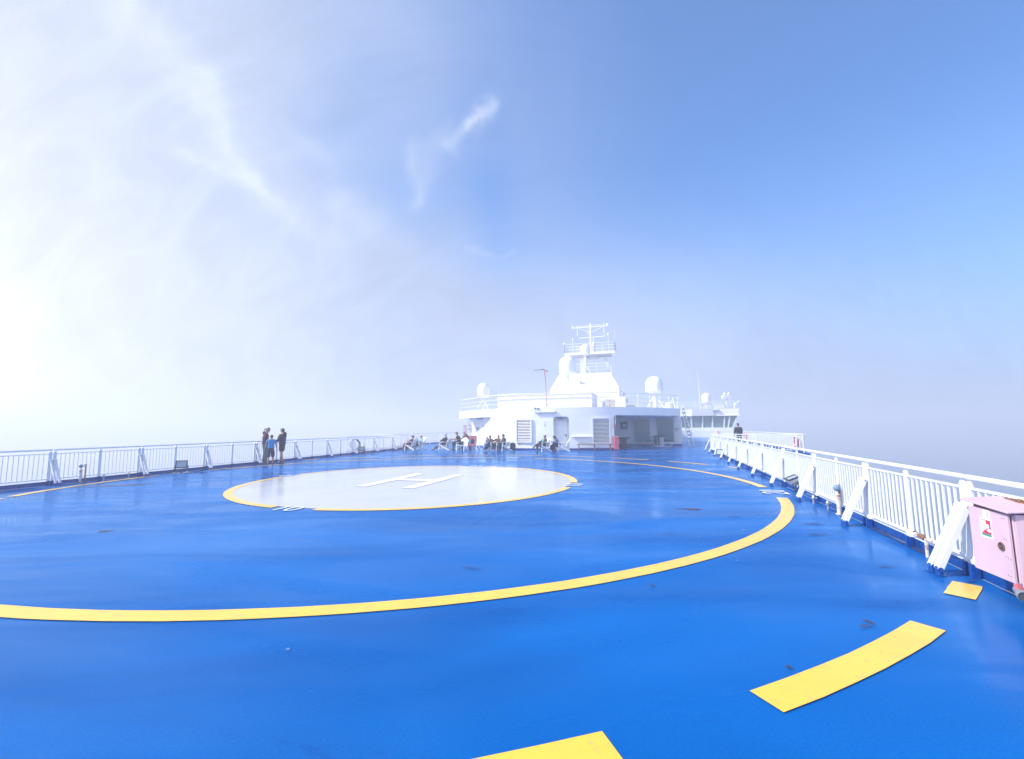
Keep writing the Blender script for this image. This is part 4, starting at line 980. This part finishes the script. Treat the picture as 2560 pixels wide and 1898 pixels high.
q = MB(); q.tube([(30.2, 59.5, 3.83), (30.2, 59.5, 4.4), (30.75, 59.5, 4.75)], .07, 6); q.bbox((30.85, 59.5, 4.8), (.35, .2, .2), b=.03); q.bbox((30.4, 59.5, 4.5), (.3, .25, .3), b=.03); q.build('arm', 'white', t)

# ------------------------------------------------------------------ things standing by the deckhouse
t = thing('bench', 'long low brown wooden bench on three legs against the deckhouse wall', 'bench', (5.4, 29.5, 0))
a, b = Vector((4.33, 29.62, 0)), Vector((6.62, 29.42, 0)); d2 = (b-a).normalized(); n2 = Vector((d2.y, -d2.x, 0))
q = MB(); q.bar(a+Z*.43, b+Z*.43, .34, .045); q.build('seat', 'wood', t)
q = MB(); q.bar(a+d2*.1+Z*.17, b-d2*.1+Z*.17, .22, .03); q.build('shelf', 'wood', t)
for s in (.05, .5, .95):
    c = a.lerp(b, s); q = MB(); q.bar(c-n2*.13+Z*.002, c-n2*.12+Z*.405, .05, .05); q.bar(c+n2*.13+Z*.002, c+n2*.12+Z*.405, .05, .05); q.bar(c-n2*.13+Z*.13, c+n2*.13+Z*.13, .04, .04); q.build('leg', 'wood', t)
t = thing('fire_box', 'narrow faded red fire box standing at the corner of the shaded recess', 'fire box', (7.1, 30.1, 0))
q = MB(); q.bbox((7.07, 30.12, .47), (.30, .30, .86), b=.02); q.build('body', 'redfade', t); q = MB(); q.bbox((7.07, 30.12, .92), (.34, .34, .03), b=.01); q.build('lid', 'pink', t); q = MB(); q.box((6.98, 29.962, .5), (.02, .01, .12)); q.build('handle', 'dark', t)
t = thing('hanging_reel', 'small red reel hanging on a white pipe at the recess corner above the fire box', 'reel', (7.05, 30.25, 1.6))
q = MB(); q.tube([(7.12, 30.42, 2.36), (7.12, 30.42, 1.5)], .035, 8); q.build('pipe', 'white', t); q = MB(); q.torus((7.1, 30.3, 1.62), .08, .03, axis=(0, 1, 0), n=16, m=8); q.build('reel', 'red', t)
t = thing('red_locker', 'red metal locker at the left end of the deckhouse, below the overhanging roof', 'locker', (-3.5, 38.0, 0))
q = MB(); q.bbox((-3.48, 38.05, .43), (.70, .36, .84), rz=-.05, b=.02); q.build('body', 'redfade', t); q = MB(); q.bbox((-3.48, 38.05, .865), (.74, .40, .03), rz=-.05, b=.01); q.build('lid', 'red', t); q = MB(); q.tube([(-3.62, 37.87, .80), (-3.62, 37.85, .80)], .03, 10); q.build('latch', 'white', t)
t = thing('pink_locker', 'pale pink tall locker standing behind the left end of the deckhouse', 'locker', (-4.7, 44, 0))
q = MB(); q.bbox((-4.72, 44., .9), (.34, .4, 1.78), b=.02); q.build('body', 'pink', t); q = MB(); q.bbox((-4.72, 44., 1.80), (.38, .44, .03), b=.01); q.build('lid', 'pink', t)
t = thing('pedestal_table', 'dark brown table on a thick pedestal in the shaded recess', 'table', (8.35, 33.2, 0))
q = MB(); q.bbox((8.35, 33.3, .74), (.98, .9, .06), b=.015); q.build('tabletop', 'brown', t); q = MB(); q.bbox((8.35, 33.3, .365), (.42, .42, .68), b=.03); q.bbox((8.35, 33.3, .66), (.6, .6, .06), b=.01); q.build('pedestal', 'brown', t); q = MB(); q.bbox((8.40, 33.1, .014), (1.15, .9, .02), b=.004); q.build('base', 'brown', t)
t = thing('picnic_table', 'picnic table with two attached benches on a hooped steel frame in the recess', 'picnic table', (11.45, 34.2, 0))
q = MB(); q.bbox((11.45, 34.3, .79), (.68, 1.6, .05), b=.01); q.build('tabletop', 'brown', t)
for s in (-1, 1):
    q = MB(); q.bbox((11.45+s*.66, 34.3, .45), (.34, 1.6, .05), b=.01); q.build('seat', 'brown', t)
for y in (33.65, 34.95):
    q = MB(); q.tube([(11.45, y, .04), (11.45, y, .76)], .05, 10); q.tube([(11.45-.66, y, .42), (11.45-.74, y, .30), (11.45-.66, y, .12), (11.45-.5, y, .045), (11.45+.5, y, .045), (11.45+.66, y, .12), (11.45+.74, y, .30), (11.45+.66, y, .42)], .03, 8); q.bar((11.2, y, .73), (11.7, y, .73), .05, .05); q.build('frame', 'fascia', t)
t = thing('litter_bin', 'dark litter bin with pale front panel between the two glass doors', 'bin', (11.9, 36.1, 0))
q = MB(); q.bbox((11.80, 36.1, .40), (.26, .38, .74), b=.02); q.build('body', 'dark', t); q = MB(); q.bbox((12.06, 36.05, .38), (.25, .36, .70), b=.02); q.build('panel', 'fascia', t); q = MB(); q.bbox((11.92, 36.08, .80), (.6, .42, .05), b=.01); q.build('lid', 'dark', t)

# ------------------------------------------------------------------ people
def ik(a, b, l1, l2, bend):
    a, b, bend = Vector(a), Vector(b), Vector(bend); d = b-a; L = min(d.length, (l1+l2)*.999)
    d.normalize(); b2 = a+d*L; x = (l1*l1-l2*l2+L*L)/(2*L); h = math.sqrt(max(l1*l1-x*x, 1e-6))
    n = bend-d*bend.dot(d)
    if n.length < 1e-4: n = Vector((0, 0, 1))
    return a+d*x+n.normalized()*h, b2
def skin_mesh(nodes, edges, name, mt, parent, extra=None, sub=1):
    """nodes: list of (co, rx, ry); grown with a Skin modifier, then baked"""
    me = bpy.data.meshes.new('tmp'); me.from_pydata([tuple(n[0]) for n in nodes], edges, []); o = bpy.data.objects.new('tmp', me); COL.objects.link(o)
    sk = o.modifiers.new('s', 'SKIN'); sk.use_smooth_shade = True; sk.branch_smoothing = .6
    if not me.skin_vertices:
        bm = bmesh.new(); bm.from_mesh(me); bm.verts.layers.skin.verify(); bm.to_mesh(me); bm.free()
    for i, n in enumerate(nodes): me.skin_vertices[0].data[i].radius = (n[1], n[2]); me.skin_vertices[0].data[i].use_root = (i == 0)
    sb = o.modifiers.new('b', 'SUBSURF'); sb.levels = sub; sb.render_levels = sub
    dg = bpy.context.evaluated_depsgraph_get(); dg.update(); ev = o.evaluated_get(dg); m2 = bpy.data.meshes.new_from_object(ev)
    mb = MB(); mb.v = [tuple(v.co) for v in m2.vertices]; mb.f = [tuple(f.vertices) for f in m2.polygons]
    bpy.data.objects.remove(o); bpy.data.meshes.remove(me); bpy.data.meshes.remove(m2)
    if extra: mb.add(extra.v, extra.f)
    return mb.build(name, mt, parent, smooth=True, world=False)

def person(label, loc, face, k=1., seat=None, lean=0., feet=((.10, .05), (-.10, -.03)), footz=(0, 0), hands=None, head=(0, 0), top='grey', bottom='navy', hair='hairb', hairstyle='short', legs='long', sleeves='long', shoes='dark', hood=False, glasses=False, inner=None, hips_y=0., knee_out=.12, headside=0., skirt=False, twist=0., group='people seated in front of the deckhouse'):
    """local frame: +y forward, +x person's right; face = heading in degrees clockwise from +Y"""
    t = thing('person', label, 'person', loc, -R(face), group)
    V = Vector; gi = 1.1 if seat is None else 1.24; hz = (.95*k if seat is None else seat+.10)
    pel = V((0, hips_y, hz)); ln = R(lean)
    up = V((0, -math.sin(ln), math.cos(ln))); fw = V((0, math.cos(ln), math.sin(ln)))
    bel = pel+up*.17*k; che = pel+up*.36*k; nb = pel+up*.50*k
    if seat is not None: che += fw*-.02
    hd = R(head[0]); hup = V((math.sin(R(headside)), -math.sin(ln*.4-hd), math.cos(ln*.4-hd))).normalized()
    ht = nb+hup*.065*k; tw = R(twist+head[1])
    sh = [nb+V((s*.18*k*math.cos(R(twist)), s*.18*k*math.sin(R(twist)), 0))-up*.035*k for s in (1, -1)]
    hip = [pel+V((s*.095*k, 0, -.02)) for s in (1, -1)]
    if hands is None: hands = [(.24*k, hips_y+.05, hz-.08), (-.24*k, hips_y+.02, hz-.08)]
    arms = []
    for i, s in enumerate((1, -1)):
        el, wr = ik(sh[i], V(hands[i]), .285*k, .25*k, V((s*.5, -1, -.5))); arms.append((el, wr))
    lg = []
    for i, s in enumerate((1, -1)):
        ank = V((feet[i][0], feet[i][1], .085*k+footz[i]))
        kn, an = ik(hip[i], ank, .43*k, .42*k, V((s*knee_out, 1, .35 if seat is not None else 0))); lg.append((kn, an))
    toe = []
    for i in (0, 1):
        kn, an = lg[i]; d = V((feet[i][0]*.25, 1, -.12 if footz[i] < .05 else -.05)).normalized()
        if footz[i] > .05: d = V((.0, .8, -.25)).normalized()
        toe.append(an+d*.15*k+V((0, 0, -.045*k)))
    # hands: palm and five fingers as tapered tubes, joined into the body mesh
    ex = MB()
    for i, s in enumerate((1, -1)):
        el, wr = arms[i]; d = (wr-el).normalized(); side = d.cross(V((0, 0, 1)));
        if side.length < .1: side = V((0, 1, 0))
        side.normalize(); nrm = side.cross(d).normalized()
        p1 = wr+d*.085*k; m3 = Matrix((side, nrm, d)).transposed()
        ex.ell(wr+d*.045*k, (.040*k, .016*k, .052*k), 10, 6, mtx=m3)
        for j in range(4):
            b = wr+d*.080*k+side*(-.027+.018*j)*k; L = (.062, .075, .070, .052)[j]*k
            ex.tube([b, b+d*L*.5-nrm*.006*k, b+d*L*.9-nrm*.022*k], [.0095*k, .0085*k, .006*k], 6)
        b = wr+d*.03*k+side*.034*k*s; ex.tube([b, b+side*.022*k*s+d*.03*k, b+side*.026*k*s+d*.058*k-nrm*.01*k], [.011*k, .010*k, .007*k], 6)
    # head with brow, nose, chin and ears
    hy = math.cos(tw); hx = -math.sin(tw); hf = V((math.sin(tw), math.cos(tw), 0)); hf = (hf-hup*hf.dot(hup)).normalized(); hr = hf.cross(hup).normalized()
    hc = ht+hup*.095*k+hf*.012*k; mh3 = Matrix((hr, hf, hup)).transposed()
    hm = MB(); hm.ell((0, 0, 0), (.074*k, .094*k, .118*k), 16, 12)
    for idx, v in enumerate(hm.v):
        x, y, z = v
        if z < 0: q_ = 1+z/(.118*k)*.32; x *= q_; y = y*(1+z/(.118*k)*.18)
        if y > 0: y *= .94
        hm.v[idx] = tuple(mh3 @ V((x, y, z))+hc)
    ex.add(hm.v, hm.f)
    ex.ell(hc+hf*.090*k-hup*.012*k, (.013*k, .020*k, .024*k), 8, 6, mtx=mh3)
    ex.ell(hc+hf*.078*k-hup*.058*k, (.024*k, .012*k, .008*k), 8, 5, mtx=mh3)
    ex.ell(hc+hf*.062*k-hup*.098*k, (.028*k, .022*k, .018*k), 8, 5, mtx=mh3)
    for s in (1, -1): ex.ell(hc+hr*.076*k*s-hf*.008*k-hup*.01*k, (.010*k, .018*k, .030*k), 8, 6, mtx=mh3)
    N = [(pel, .12*k, .10*k), (bel, .115*k, .09*k), (che, .135*k, .10*k), (nb, .07*k, .065*k), (ht, .052*k, .052*k), (hc, .055*k, .055*k)]
    E = [(0, 1), (1, 2), (2, 3), (3, 4), (4, 5)]
    for i in (0, 1):
        o = len(N); N += [(sh[i], .05*k, .05*k), (arms[i][0], .042*k, .042*k), (arms[i][1], .028*k, .026*k)]; E += [(2, o), (o, o+1), (o+1, o+2)]
    for i in (0, 1):
        o = len(N); N += [(hip[i], .072*k, .072*k), (hip[i].lerp(lg[i][0], .5), .07*k, .07*k), (lg[i][0], .056*k, .056*k), (lg[i][0].lerp(lg[i][1], .35), .056*k, .056*k), (lg[i][1], .036*k, .036*k), (toe[i], .032*k, .028*k)]
        E += [(0, o)]+[(o+j, o+j+1) for j in range(5)]
    skin_mesh(N, E, 'body', 'skin', t, ex)
    # top
    k0 = k; k = k*gi
    N = [(pel-up*.04*k, .185*k, .15*k), (pel+up*.04*k, .175*k, .145*k), (bel, .165*k, .135*k), (che, .175*k, .135*k), (nb-up*.02*k, .085*k, .08*k)]; E = [(0, 1), (1, 2), (2, 3), (3, 4)]
    for i in (0, 1):
        el, wr = arms[i]; o = len(N)
        if sleeves == 'long': ns = [(sh[i], .088*k, .088*k), (sh[i].lerp(el, .5), .078*k, .078*k), (el, .068*k, .068*k), (el.lerp(wr, .5), .060*k, .060*k), (el.lerp(wr, .94), .045*k, .045*k)]
        else: ns = [(sh[i], .07*k, .07*k), (sh[i].lerp(el, .45), .066*k, .066*k), (sh[i].lerp(el, .72), .064*k, .064*k)]
        N += ns; E += [(3, o)]+[(o+j, o+j+1) for j in range(len(ns)-1)]
    ext = MB()
    if hood: ext.ell(nb-fw*.085*k+up*.005*k, (.105*k, .07*k, .085*k), 12, 8)
    skin_mesh(N, E, 'top', top, t, ext)
    if inner:
        q = MB(); q.ell(che-up*.06*k+fw*.085*k, (.07*k, .05*k, .15*k), 12, 8, mtx=Matrix((V((1, 0, 0)), fw, up)).transposed()); q.build('shirt', inner, t, smooth=True, world=False)
    # trousers, shorts or skirt
    N = [(pel+up*.0*k, .15*k, .13*k), (pel+up*.09*k, .165*k, .13*k), (pel+up*.14*k, .15*k, .12*k)]; E = [(0, 1), (1, 2)]
    cut = {'long': 1., 'short': .0, 'knee': .25}[legs]
    for i in (0, 1):
        kn, an = lg[i]; o = len(N); ns = [(hip[i]-V((0, 0, .02*k)), .118*k, .118*k), (hip[i].lerp(kn, .5), .105*k, .105*k)]
        if legs == 'short': ns += [(hip[i].lerp(kn, .86), .10*k, .10*k)]
        elif legs == 'knee': ns += [(kn, .09*k, .09*k), (kn.lerp(an, .22), .08*k, .08*k)]
        else: ns += [(kn, .084*k, .084*k), (kn.lerp(an, .5), .074*k, .074*k), (kn.lerp(an, .92), .062*k, .062*k)]
        if skirt: ns[-1] = (ns[-1][0], .12*k, .12*k); ns[-2] = (ns[-2][0], .12*k, .12*k)
        N += ns; E += [(0, o)]+[(o+j, o+j+1) for j in range(len(ns)-1)]
    k = k0
    skin_mesh(N, E, {'long': 'trousers', 'short': 'shorts', 'knee': 'shorts'}[legs], bottom, t)
    for i in (0, 1):
        kn, an = lg[i]; d = (toe[i]-an); d.normalize(); q = MB(); x, y, dd = frame(d); zu = V((0, 0, 1)) if footz[i] < .05 else y
        f2 = V((d.x, d.y, 0)).normalized() if footz[i] < .05 else d; r2 = f2.cross(zu).normalized(); m3 = Matrix((r2, f2, zu)).transposed()
        c = an+f2*.055*k-zu*.050*k; q.ell(c, (.046*k, .135*k, .040*k), 12, 8, mtx=m3); q.ell(an-zu*.02*k, (.044*k, .052*k, .055*k), 10, 6, mtx=m3)
        if footz[i] < .05: q.v = [(a, b, max(c_, .004)) for a, b, c_ in q.v]
        q.build('shoe', shoes, t, smooth=True, world=False)
    # hair: a cap pulled over the skull, long hair to the shoulders, pony tail
    q = MB(); q.ell((0, 0, 0), (.083*k, .102*k, .122*k), 16, 12); nv = []
    for x, y, z in q.v:
        lim = -.080*k if y < -.01*k else (-.02*k+(y+.01*k)*2.2 if y < .03*k else .050*k)
        if hairstyle == 'bald': lim = -.05*k if y < -.02*k else .2
        if z < lim: f_ = .72; x, y, z = x*f_, y*f_*(.9), max(z, lim-.05*k) if y > -.02*k else max(z, -.085*k)
        if y > .05*k and z < .06*k: y = .05*k
        j_ = .004*k; nv.append(tuple(mh3 @ V((x+random.uniform(-j_, j_), y-.008*k+random.uniform(-j_, j_), z+.006*k+random.uniform(-j_, j_)))+hc))
    q.v = nv
    if hairstyle in ('long', 'bob'):
        L = .20 if hairstyle == 'long' else .13
        for s in (-1, -.5, 0, .5, 1): a = hc+hr*.062*k*s-hf*(.055-.03*abs(s))*k+hup*.03*k; q.tube([a, a-hup*.09*k-hf*.01*k, a-hup*L*k], [.045*k, .042*k, .018*k], 8)
    if hairstyle == 'pony': a = hc-hf*.095*k+hup*.02*k; q.tube([a, a-hf*.05*k-hup*.01*k, a-hf*.065*k-hup*.10*k], [.022*k, .034*k, .010*k], 8)
    if hairstyle == 'short':
        for s in (-1, 0, 1): q.ell(hc+hr*.04*k*s+hf*.055*k+hup*.085*k, (.032*k, .03*k, .026*k), 8, 5, mtx=mh3)
    if hairstyle == 'cap':
        q.ell(hc+hup*.06*k, (.092*k, .106*k, .075*k), 14, 8, mtx=mh3); q.ell(hc+hf*.11*k+hup*.05*k, (.065*k, .06*k, .012*k), 10, 5, mtx=mh3)
    if hairstyle != 'none': q.build('cap' if hairstyle == 'cap' else 'hair', hair, t, smooth=True, world=False)
    q = MB()
    if glasses:
        for s in (-1, 1): q.ell(hc+hr*.030*k*s+hf*.086*k+hup*.012*k, (.026*k, .010*k, .019*k), 8, 6, mtx=mh3); q.tube([hc+hr*.056*k*s+hf*.08*k+hup*.014*k, hc+hr*.078*k*s-hf*.01*k+hup*.01*k], .004*k, 4)
        q.build('sunglasses', 'dark', t, world=False)
    else:
        for s in (-1, 1): q.ell(hc+hr*.030*k*s+hf*.080*k+hup*.012*k, (.012*k, .008*k, .007*k), 8, 5, mtx=mh3)
        q.build('eyes', 'dark', t, world=False)
    return t

G1 = 'family standing by the left railing'
# woman in maroon hoodie, hands in pockets, facing right
person('standing woman in maroon hoodie and grey-green jeans with ponytail, hands in pockets', (-11.62, 20.75, 0), 68, k=.985, lean=-4, feet=((.10, .10), (-.10, -.06)), hands=[(.17, .13, 1.0), (-.17, .13, 1.0)], head=(16, 12), top='maroon', bottom='teal', hair='hairg', hairstyle='pony', hood=True, shoes='brown', group=G1)
person('boy in bright blue t-shirt and dark shorts looking down, standing between two others', (-10.98, 20.1, 0), -25, k=.80, lean=-3, feet=((.09, .10), (-.09, -.12)), hands=[(.24, .10, .64), (-.26, .08, .66)], head=(34, 20), top='bluetee', bottom='navy', sleeves='short', legs='knee', shoes='brown', group=G1)
person('tall boy in dark grey hoodie and black shorts facing left with sunglasses', (-10.92, 20.95, 0), -80, k=.955, lean=2, feet=((.10, .14), (-.10, -.14)), hands=[(.12, .30, 1.02), (-.20, .24, 1.0)], head=(8, 0), top='grey', bottom='black', legs='short', hood=True, glasses=True, shoes='dark', group=G1)
person('man in black jacket seen from behind, standing beyond the right railing', (16.0, 31.2, 0), 8, k=1.02, hands=[(.25, .12, .90), (-.25, .12, .90)], top='black', bottom='black', hair='hairb', hairstyle='short', head=(6, 0), group=None)

# adirondack style plastic chairs
def chair(label, loc, face):
    loc = (loc[0], loc[1], 0)
    t = thing('garden_chair', label, 'chair', loc, -R(face), 'white plastic garden chairs on the deck')
    q = MB(); V = Vector
    for i in range(6):
        y = .24-.095*i; z = .40-.022*i; q.bbox((0, y, z), (.50, .082, .022), b=.006)
    q.build('seat', 'plastic', t, world=False)
    q = MB(); bl = V((0, -.34, .93)).normalized()
    n = 7
    for i in range(n):
        s = (i-(n-1)/2)/((n-1)/2); a = V((s*.20, -.27, .31)); L = .66-.14*s*s; b = a+V((s*.055, -.30*L/.66, .60*L/.66)); q.bar(a, b, .062, .018, up=(0, -.9, -.4))
    q.bar((-.22, -.40, .52), (.22, -.40, .52), .05, .02); q.bar((-.20, -.50, .74), (.20, -.50, .74), .05, .02)
    q.build('backrest', 'plastic', t, world=False)
    for s in (-1, 1):
        q = MB(); q.bbox((s*.30, -.02, .585), (.105, .64, .022), b=.008); q.build('armrest', 'plastic', t, world=False)
        q = MB(); q.bar((s*.275, .26, .003), (s*.275, .20, .575), .055, .04, up=(1, 0, 0)); q.build('leg', 'plastic', t, world=False)
        q = MB(); q.bar((s*.255, .22, .38), (s*.27, -.52, .004), .04, .075, up=(0, 0, 1)); q.bar((s*.28, -.34, .575), (s*.25, -.30, .22), .035, .03, up=(1, 0, 0)); q.build('leg', 'plastic', t, world=False)
    return t
SEAT = .27
def sit(label, loc, face, ch=None, **kw):
    if ch: chair(ch, loc, face)
    kw.setdefault('feet', ((.13, .45), (-.13, .40))); kw.setdefault('hands', [(.16, .16, .58), (-.16, .16, .58)]); kw.setdefault('lean', 14)
    kw.setdefault('hips_y', -.02)
    kw['k'] = kw.get('k', 1.)*.95; return person(label, loc, face, seat=kw.pop('seat', SEAT), **kw)
sit('person in dark maroon robe and cap lounging in the leftmost white chair', (-7.55, 32.5, 0), -72, 'white chair under the person in maroon, leftmost chair on the deck', lean=28, top='maroon', bottom='maroon', hair='maroon', hairstyle='cap', skirt=True, hands=[(.10, .12, .62), (-.12, .14, .62)], shoes='maroon', head=(8, 0))
sit('white-haired person in light blue sitting cross-legged in the second chair from the left', (-7.0, 33.1, 0), -140, 'white chair under the person in light blue, second from the left', lean=20, top='sky', bottom='navy', hair='hairw', hairstyle='bob', feet=((.02, .46), (-.02, .34)), footz=(.18, 0), hands=[(.10, .16, .70), (-.12, .16, .66)])
sit('white-haired man in black jacket stretching his legs out beside the picnic table', (-4.98, 31.9, 0), -78, 'white chair under the white-haired man in black, before the picnic table', lean=22, seat=.36, top='black', bottom='grey', hair='hairw', hairstyle='bald', feet=((.06, .86), (-.08, .74)), hands=[(.12, .30, .62), (-.10, .26, .60)], head=(14, 0), shoes='dark')
# picnic table in the open, people on its bench
t = thing('picnic_table', 'white framed picnic table with brown top among the seated people left of the deckhouse', 'picnic table', (-4.35, 32.2, 0))
tm = Matrix.Rotation(R(0), 3, 'Z')
def PT(x, y, z): return (-4.35+x, 32.3+y, z)
q = MB(); q.bbox(PT(0, 0, .73), (1.5, .75, .045), b=.01); q.build('tabletop', 'wood', t)
for s in (1,):
    q = MB(); q.bbox(PT(.05, s*.72, .44), (1.5, .28, .04), b=.01); q.build('seat', 'wood', t)
for s in (-1, 1):
    q = MB(); q.bar(PT(s*.62, -.1, .003), PT(s*.62, -.1, .705), .06, .05); q.build('leg', 'white', t); q = MB(); q.bar(PT(s*.62, -.12, .38), PT(s*.62, .85, .38), .05, .04); q.bar(PT(s*.62, .72, .003), PT(s*.62, .72, .40), .05, .05); q.build('bench_leg', 'white', t)
q = MB(); q.bar(PT(-.62, -.08, .25), PT(.62, -.08, .25), .04, .04); q.build('brace', 'steel', t)
sit('dark-haired man in black t-shirt leaning on the picnic table with his forearms', (-3.92, 32.55, 0), -82, lean=-16, top='black', bottom='grey', sleeves='short', hands=[(.10, .42, .80), (-.12, .40, .80)], head=(18, 0), k=1.05, seat=.44)
sit('grey-haired person in dark jacket close behind the man in black t-shirt', (-3.50, 33.1, 0), -70, lean=-8, top='grey', bottom='navy', hair='hairg', hairstyle='short', hands=[(.10, .40, .80), (-.12, .36, .78)], head=(16, 0), k=1.0, seat=.44)
sit('brown-haired girl resting her head on her hand at the picnic bench end', (-3.32, 32.0, 0), -60, lean=4, top='brownc', bottom='navy', hairstyle='long', hands=[(.08, .20, .82), (-.10, .20, .66)], head=(20, 0), k=.88, seat=.40)
chair('empty white chair with a bag on its seat, in front of the picnic table', (-3.50, 30.55, 0), -160)
def bag(label, loc, rz, sx, sy, sz, mt, cat='bag', name='bag', strap=True):
    t = thing(name, label, cat, loc, rz); q = MB(); q.bbox((0, 0, sz/2), (sx, sy, sz), b=min(sx, sy, sz)*.3); q.ell((0, -sy*.35, sz*.4), (sx*.35, sy*.35, sz*.28), 10, 6); q.build('body', mt, t, smooth=True, world=False)
    if strap: q = MB(); q.tube([(-sx*.2, 0, sz*.95), (-sx*.12, 0, sz*1.15), (sx*.12, 0, sz*1.15), (sx*.2, 0, sz*.95)], .012, 6); q.build('strap', 'dark', t, world=False)
bag('dark bag lying on the seat of the empty white chair', (-3.52, 30.50, .41), .3, .42, .30, .24, 'black')
bag('turquoise bag resting beside the girl at the end of the picnic bench', (-3.12, 31.5, .46), .5, .28, .20, .20, 'turq')
bag('black rounded backpack behind the turquoise bag', (-2.88, 31.75, .44), .2, .26, .26, .34, 'black', 'backpack', 'backpack')
bag('grey bag with hanging strap under the girl on the picnic bench', (-3.05, 31.7, .004), .2, .2, .2, .30, 'navy')
# middle group
chair('white chair with grey cloth hung over it, left of the woman in brown', (-2.15, 30.4, 0), -165)
t = thing('blanket', 'grey cloth draped over the white chair left of the woman in brown', 'blanket', (-1.9, 30.4, .4)); q = MB(); q.tube([(-1.78, 30.55, .93), (-1.72, 30.45, .78), (-1.66, 30.32, .62), (-1.72, 30.2, .5), (-1.88, 30.12, .30), (-2.02, 30.08, .06)], [.05, .08, .10, .09, .06, .045], 10); q.build('fold', 'greyblue', t, smooth=True)
sit('long-haired woman in brown jacket and white top holding a cup', (-1.60, 30.55, 0), -150, 'white chair under the woman in brown', lean=10, top='brownc', inner='whitec', bottom='navy', hair='hairg', hairstyle='long', hands=[(.10, .24, .70), (-.24, .22, .62)], feet=((.16, .30), (-.02, .42)), shoes='whitec', head=(8, 10), k=.95)
sit('bald man in dark maroon jumper and jeans turning to the woman in brown', (-1.05, 30.6, 0), -125, 'white chair under the bald man in the dark jumper', lean=12, top='brownc', bottom='navy', hair='hairw', hairstyle='bald', hands=[(.20, .36, .66), (-.08, .26, .60)], feet=((.12, .50), (-.14, .36)), shoes='whitec', head=(8, 0), k=.97)
sit('dark-haired man in grey coat and trousers facing left, right of the bald man', (-.60, 30.4, 0), -115, 'white chair under the man in the grey coat', lean=6, hips_y=.04, top='grey', bottom='grey', hands=[(.12, .28, .58), (-.12, .28, .58)], feet=((.12, .40), (-.12, .32)), head=(16, 0), k=1.04)
bag('round black bag hung between the bald man and the man in grey', (-.72, 30.25, .12), 0, .22, .16, .34, 'black')
bag('big dark backpack leaning behind the chair of the man in grey', (.02, 30.6, .003), .3, .34, .40, .52, 'grey', 'backpack', 'backpack')
# right pair
sit('blond woman with sunglasses sitting cross-legged in dark jacket and turquoise scarf', (1.98, 28.9, 0), -118, 'white chair under the blond woman with crossed legs', lean=18, top='grey', inner='turq', bottom='brownc', hair='hairg', hairstyle='bob', glasses=True, feet=((.12, .34), (-.04, .66)), footz=(0, .30), hands=[(.08, .24, .66), (-.12, .14, .64)], head=(4, 0), k=1.0)
bag('black bag standing under the blond woman\'s chair', (2.62, 29.35, .003), .3, .22, .30, .40, 'black')
sit('brown-haired person in pale blue-grey jacket bending forward over a phone', (3.05, 29.3, 0), -88, None, lean=-22, top='greyblue', bottom='brownc', hair='hairb', hairstyle='long', hands=[(.07, .42, .62), (-.05, .42, .60)], feet=((.12, .34), (-.12, .22)), head=(34, 0), k=1.0)
chair('rightmost white chair, round-backed, under the person bending forward', (3.27, 29.32, 0), -88)
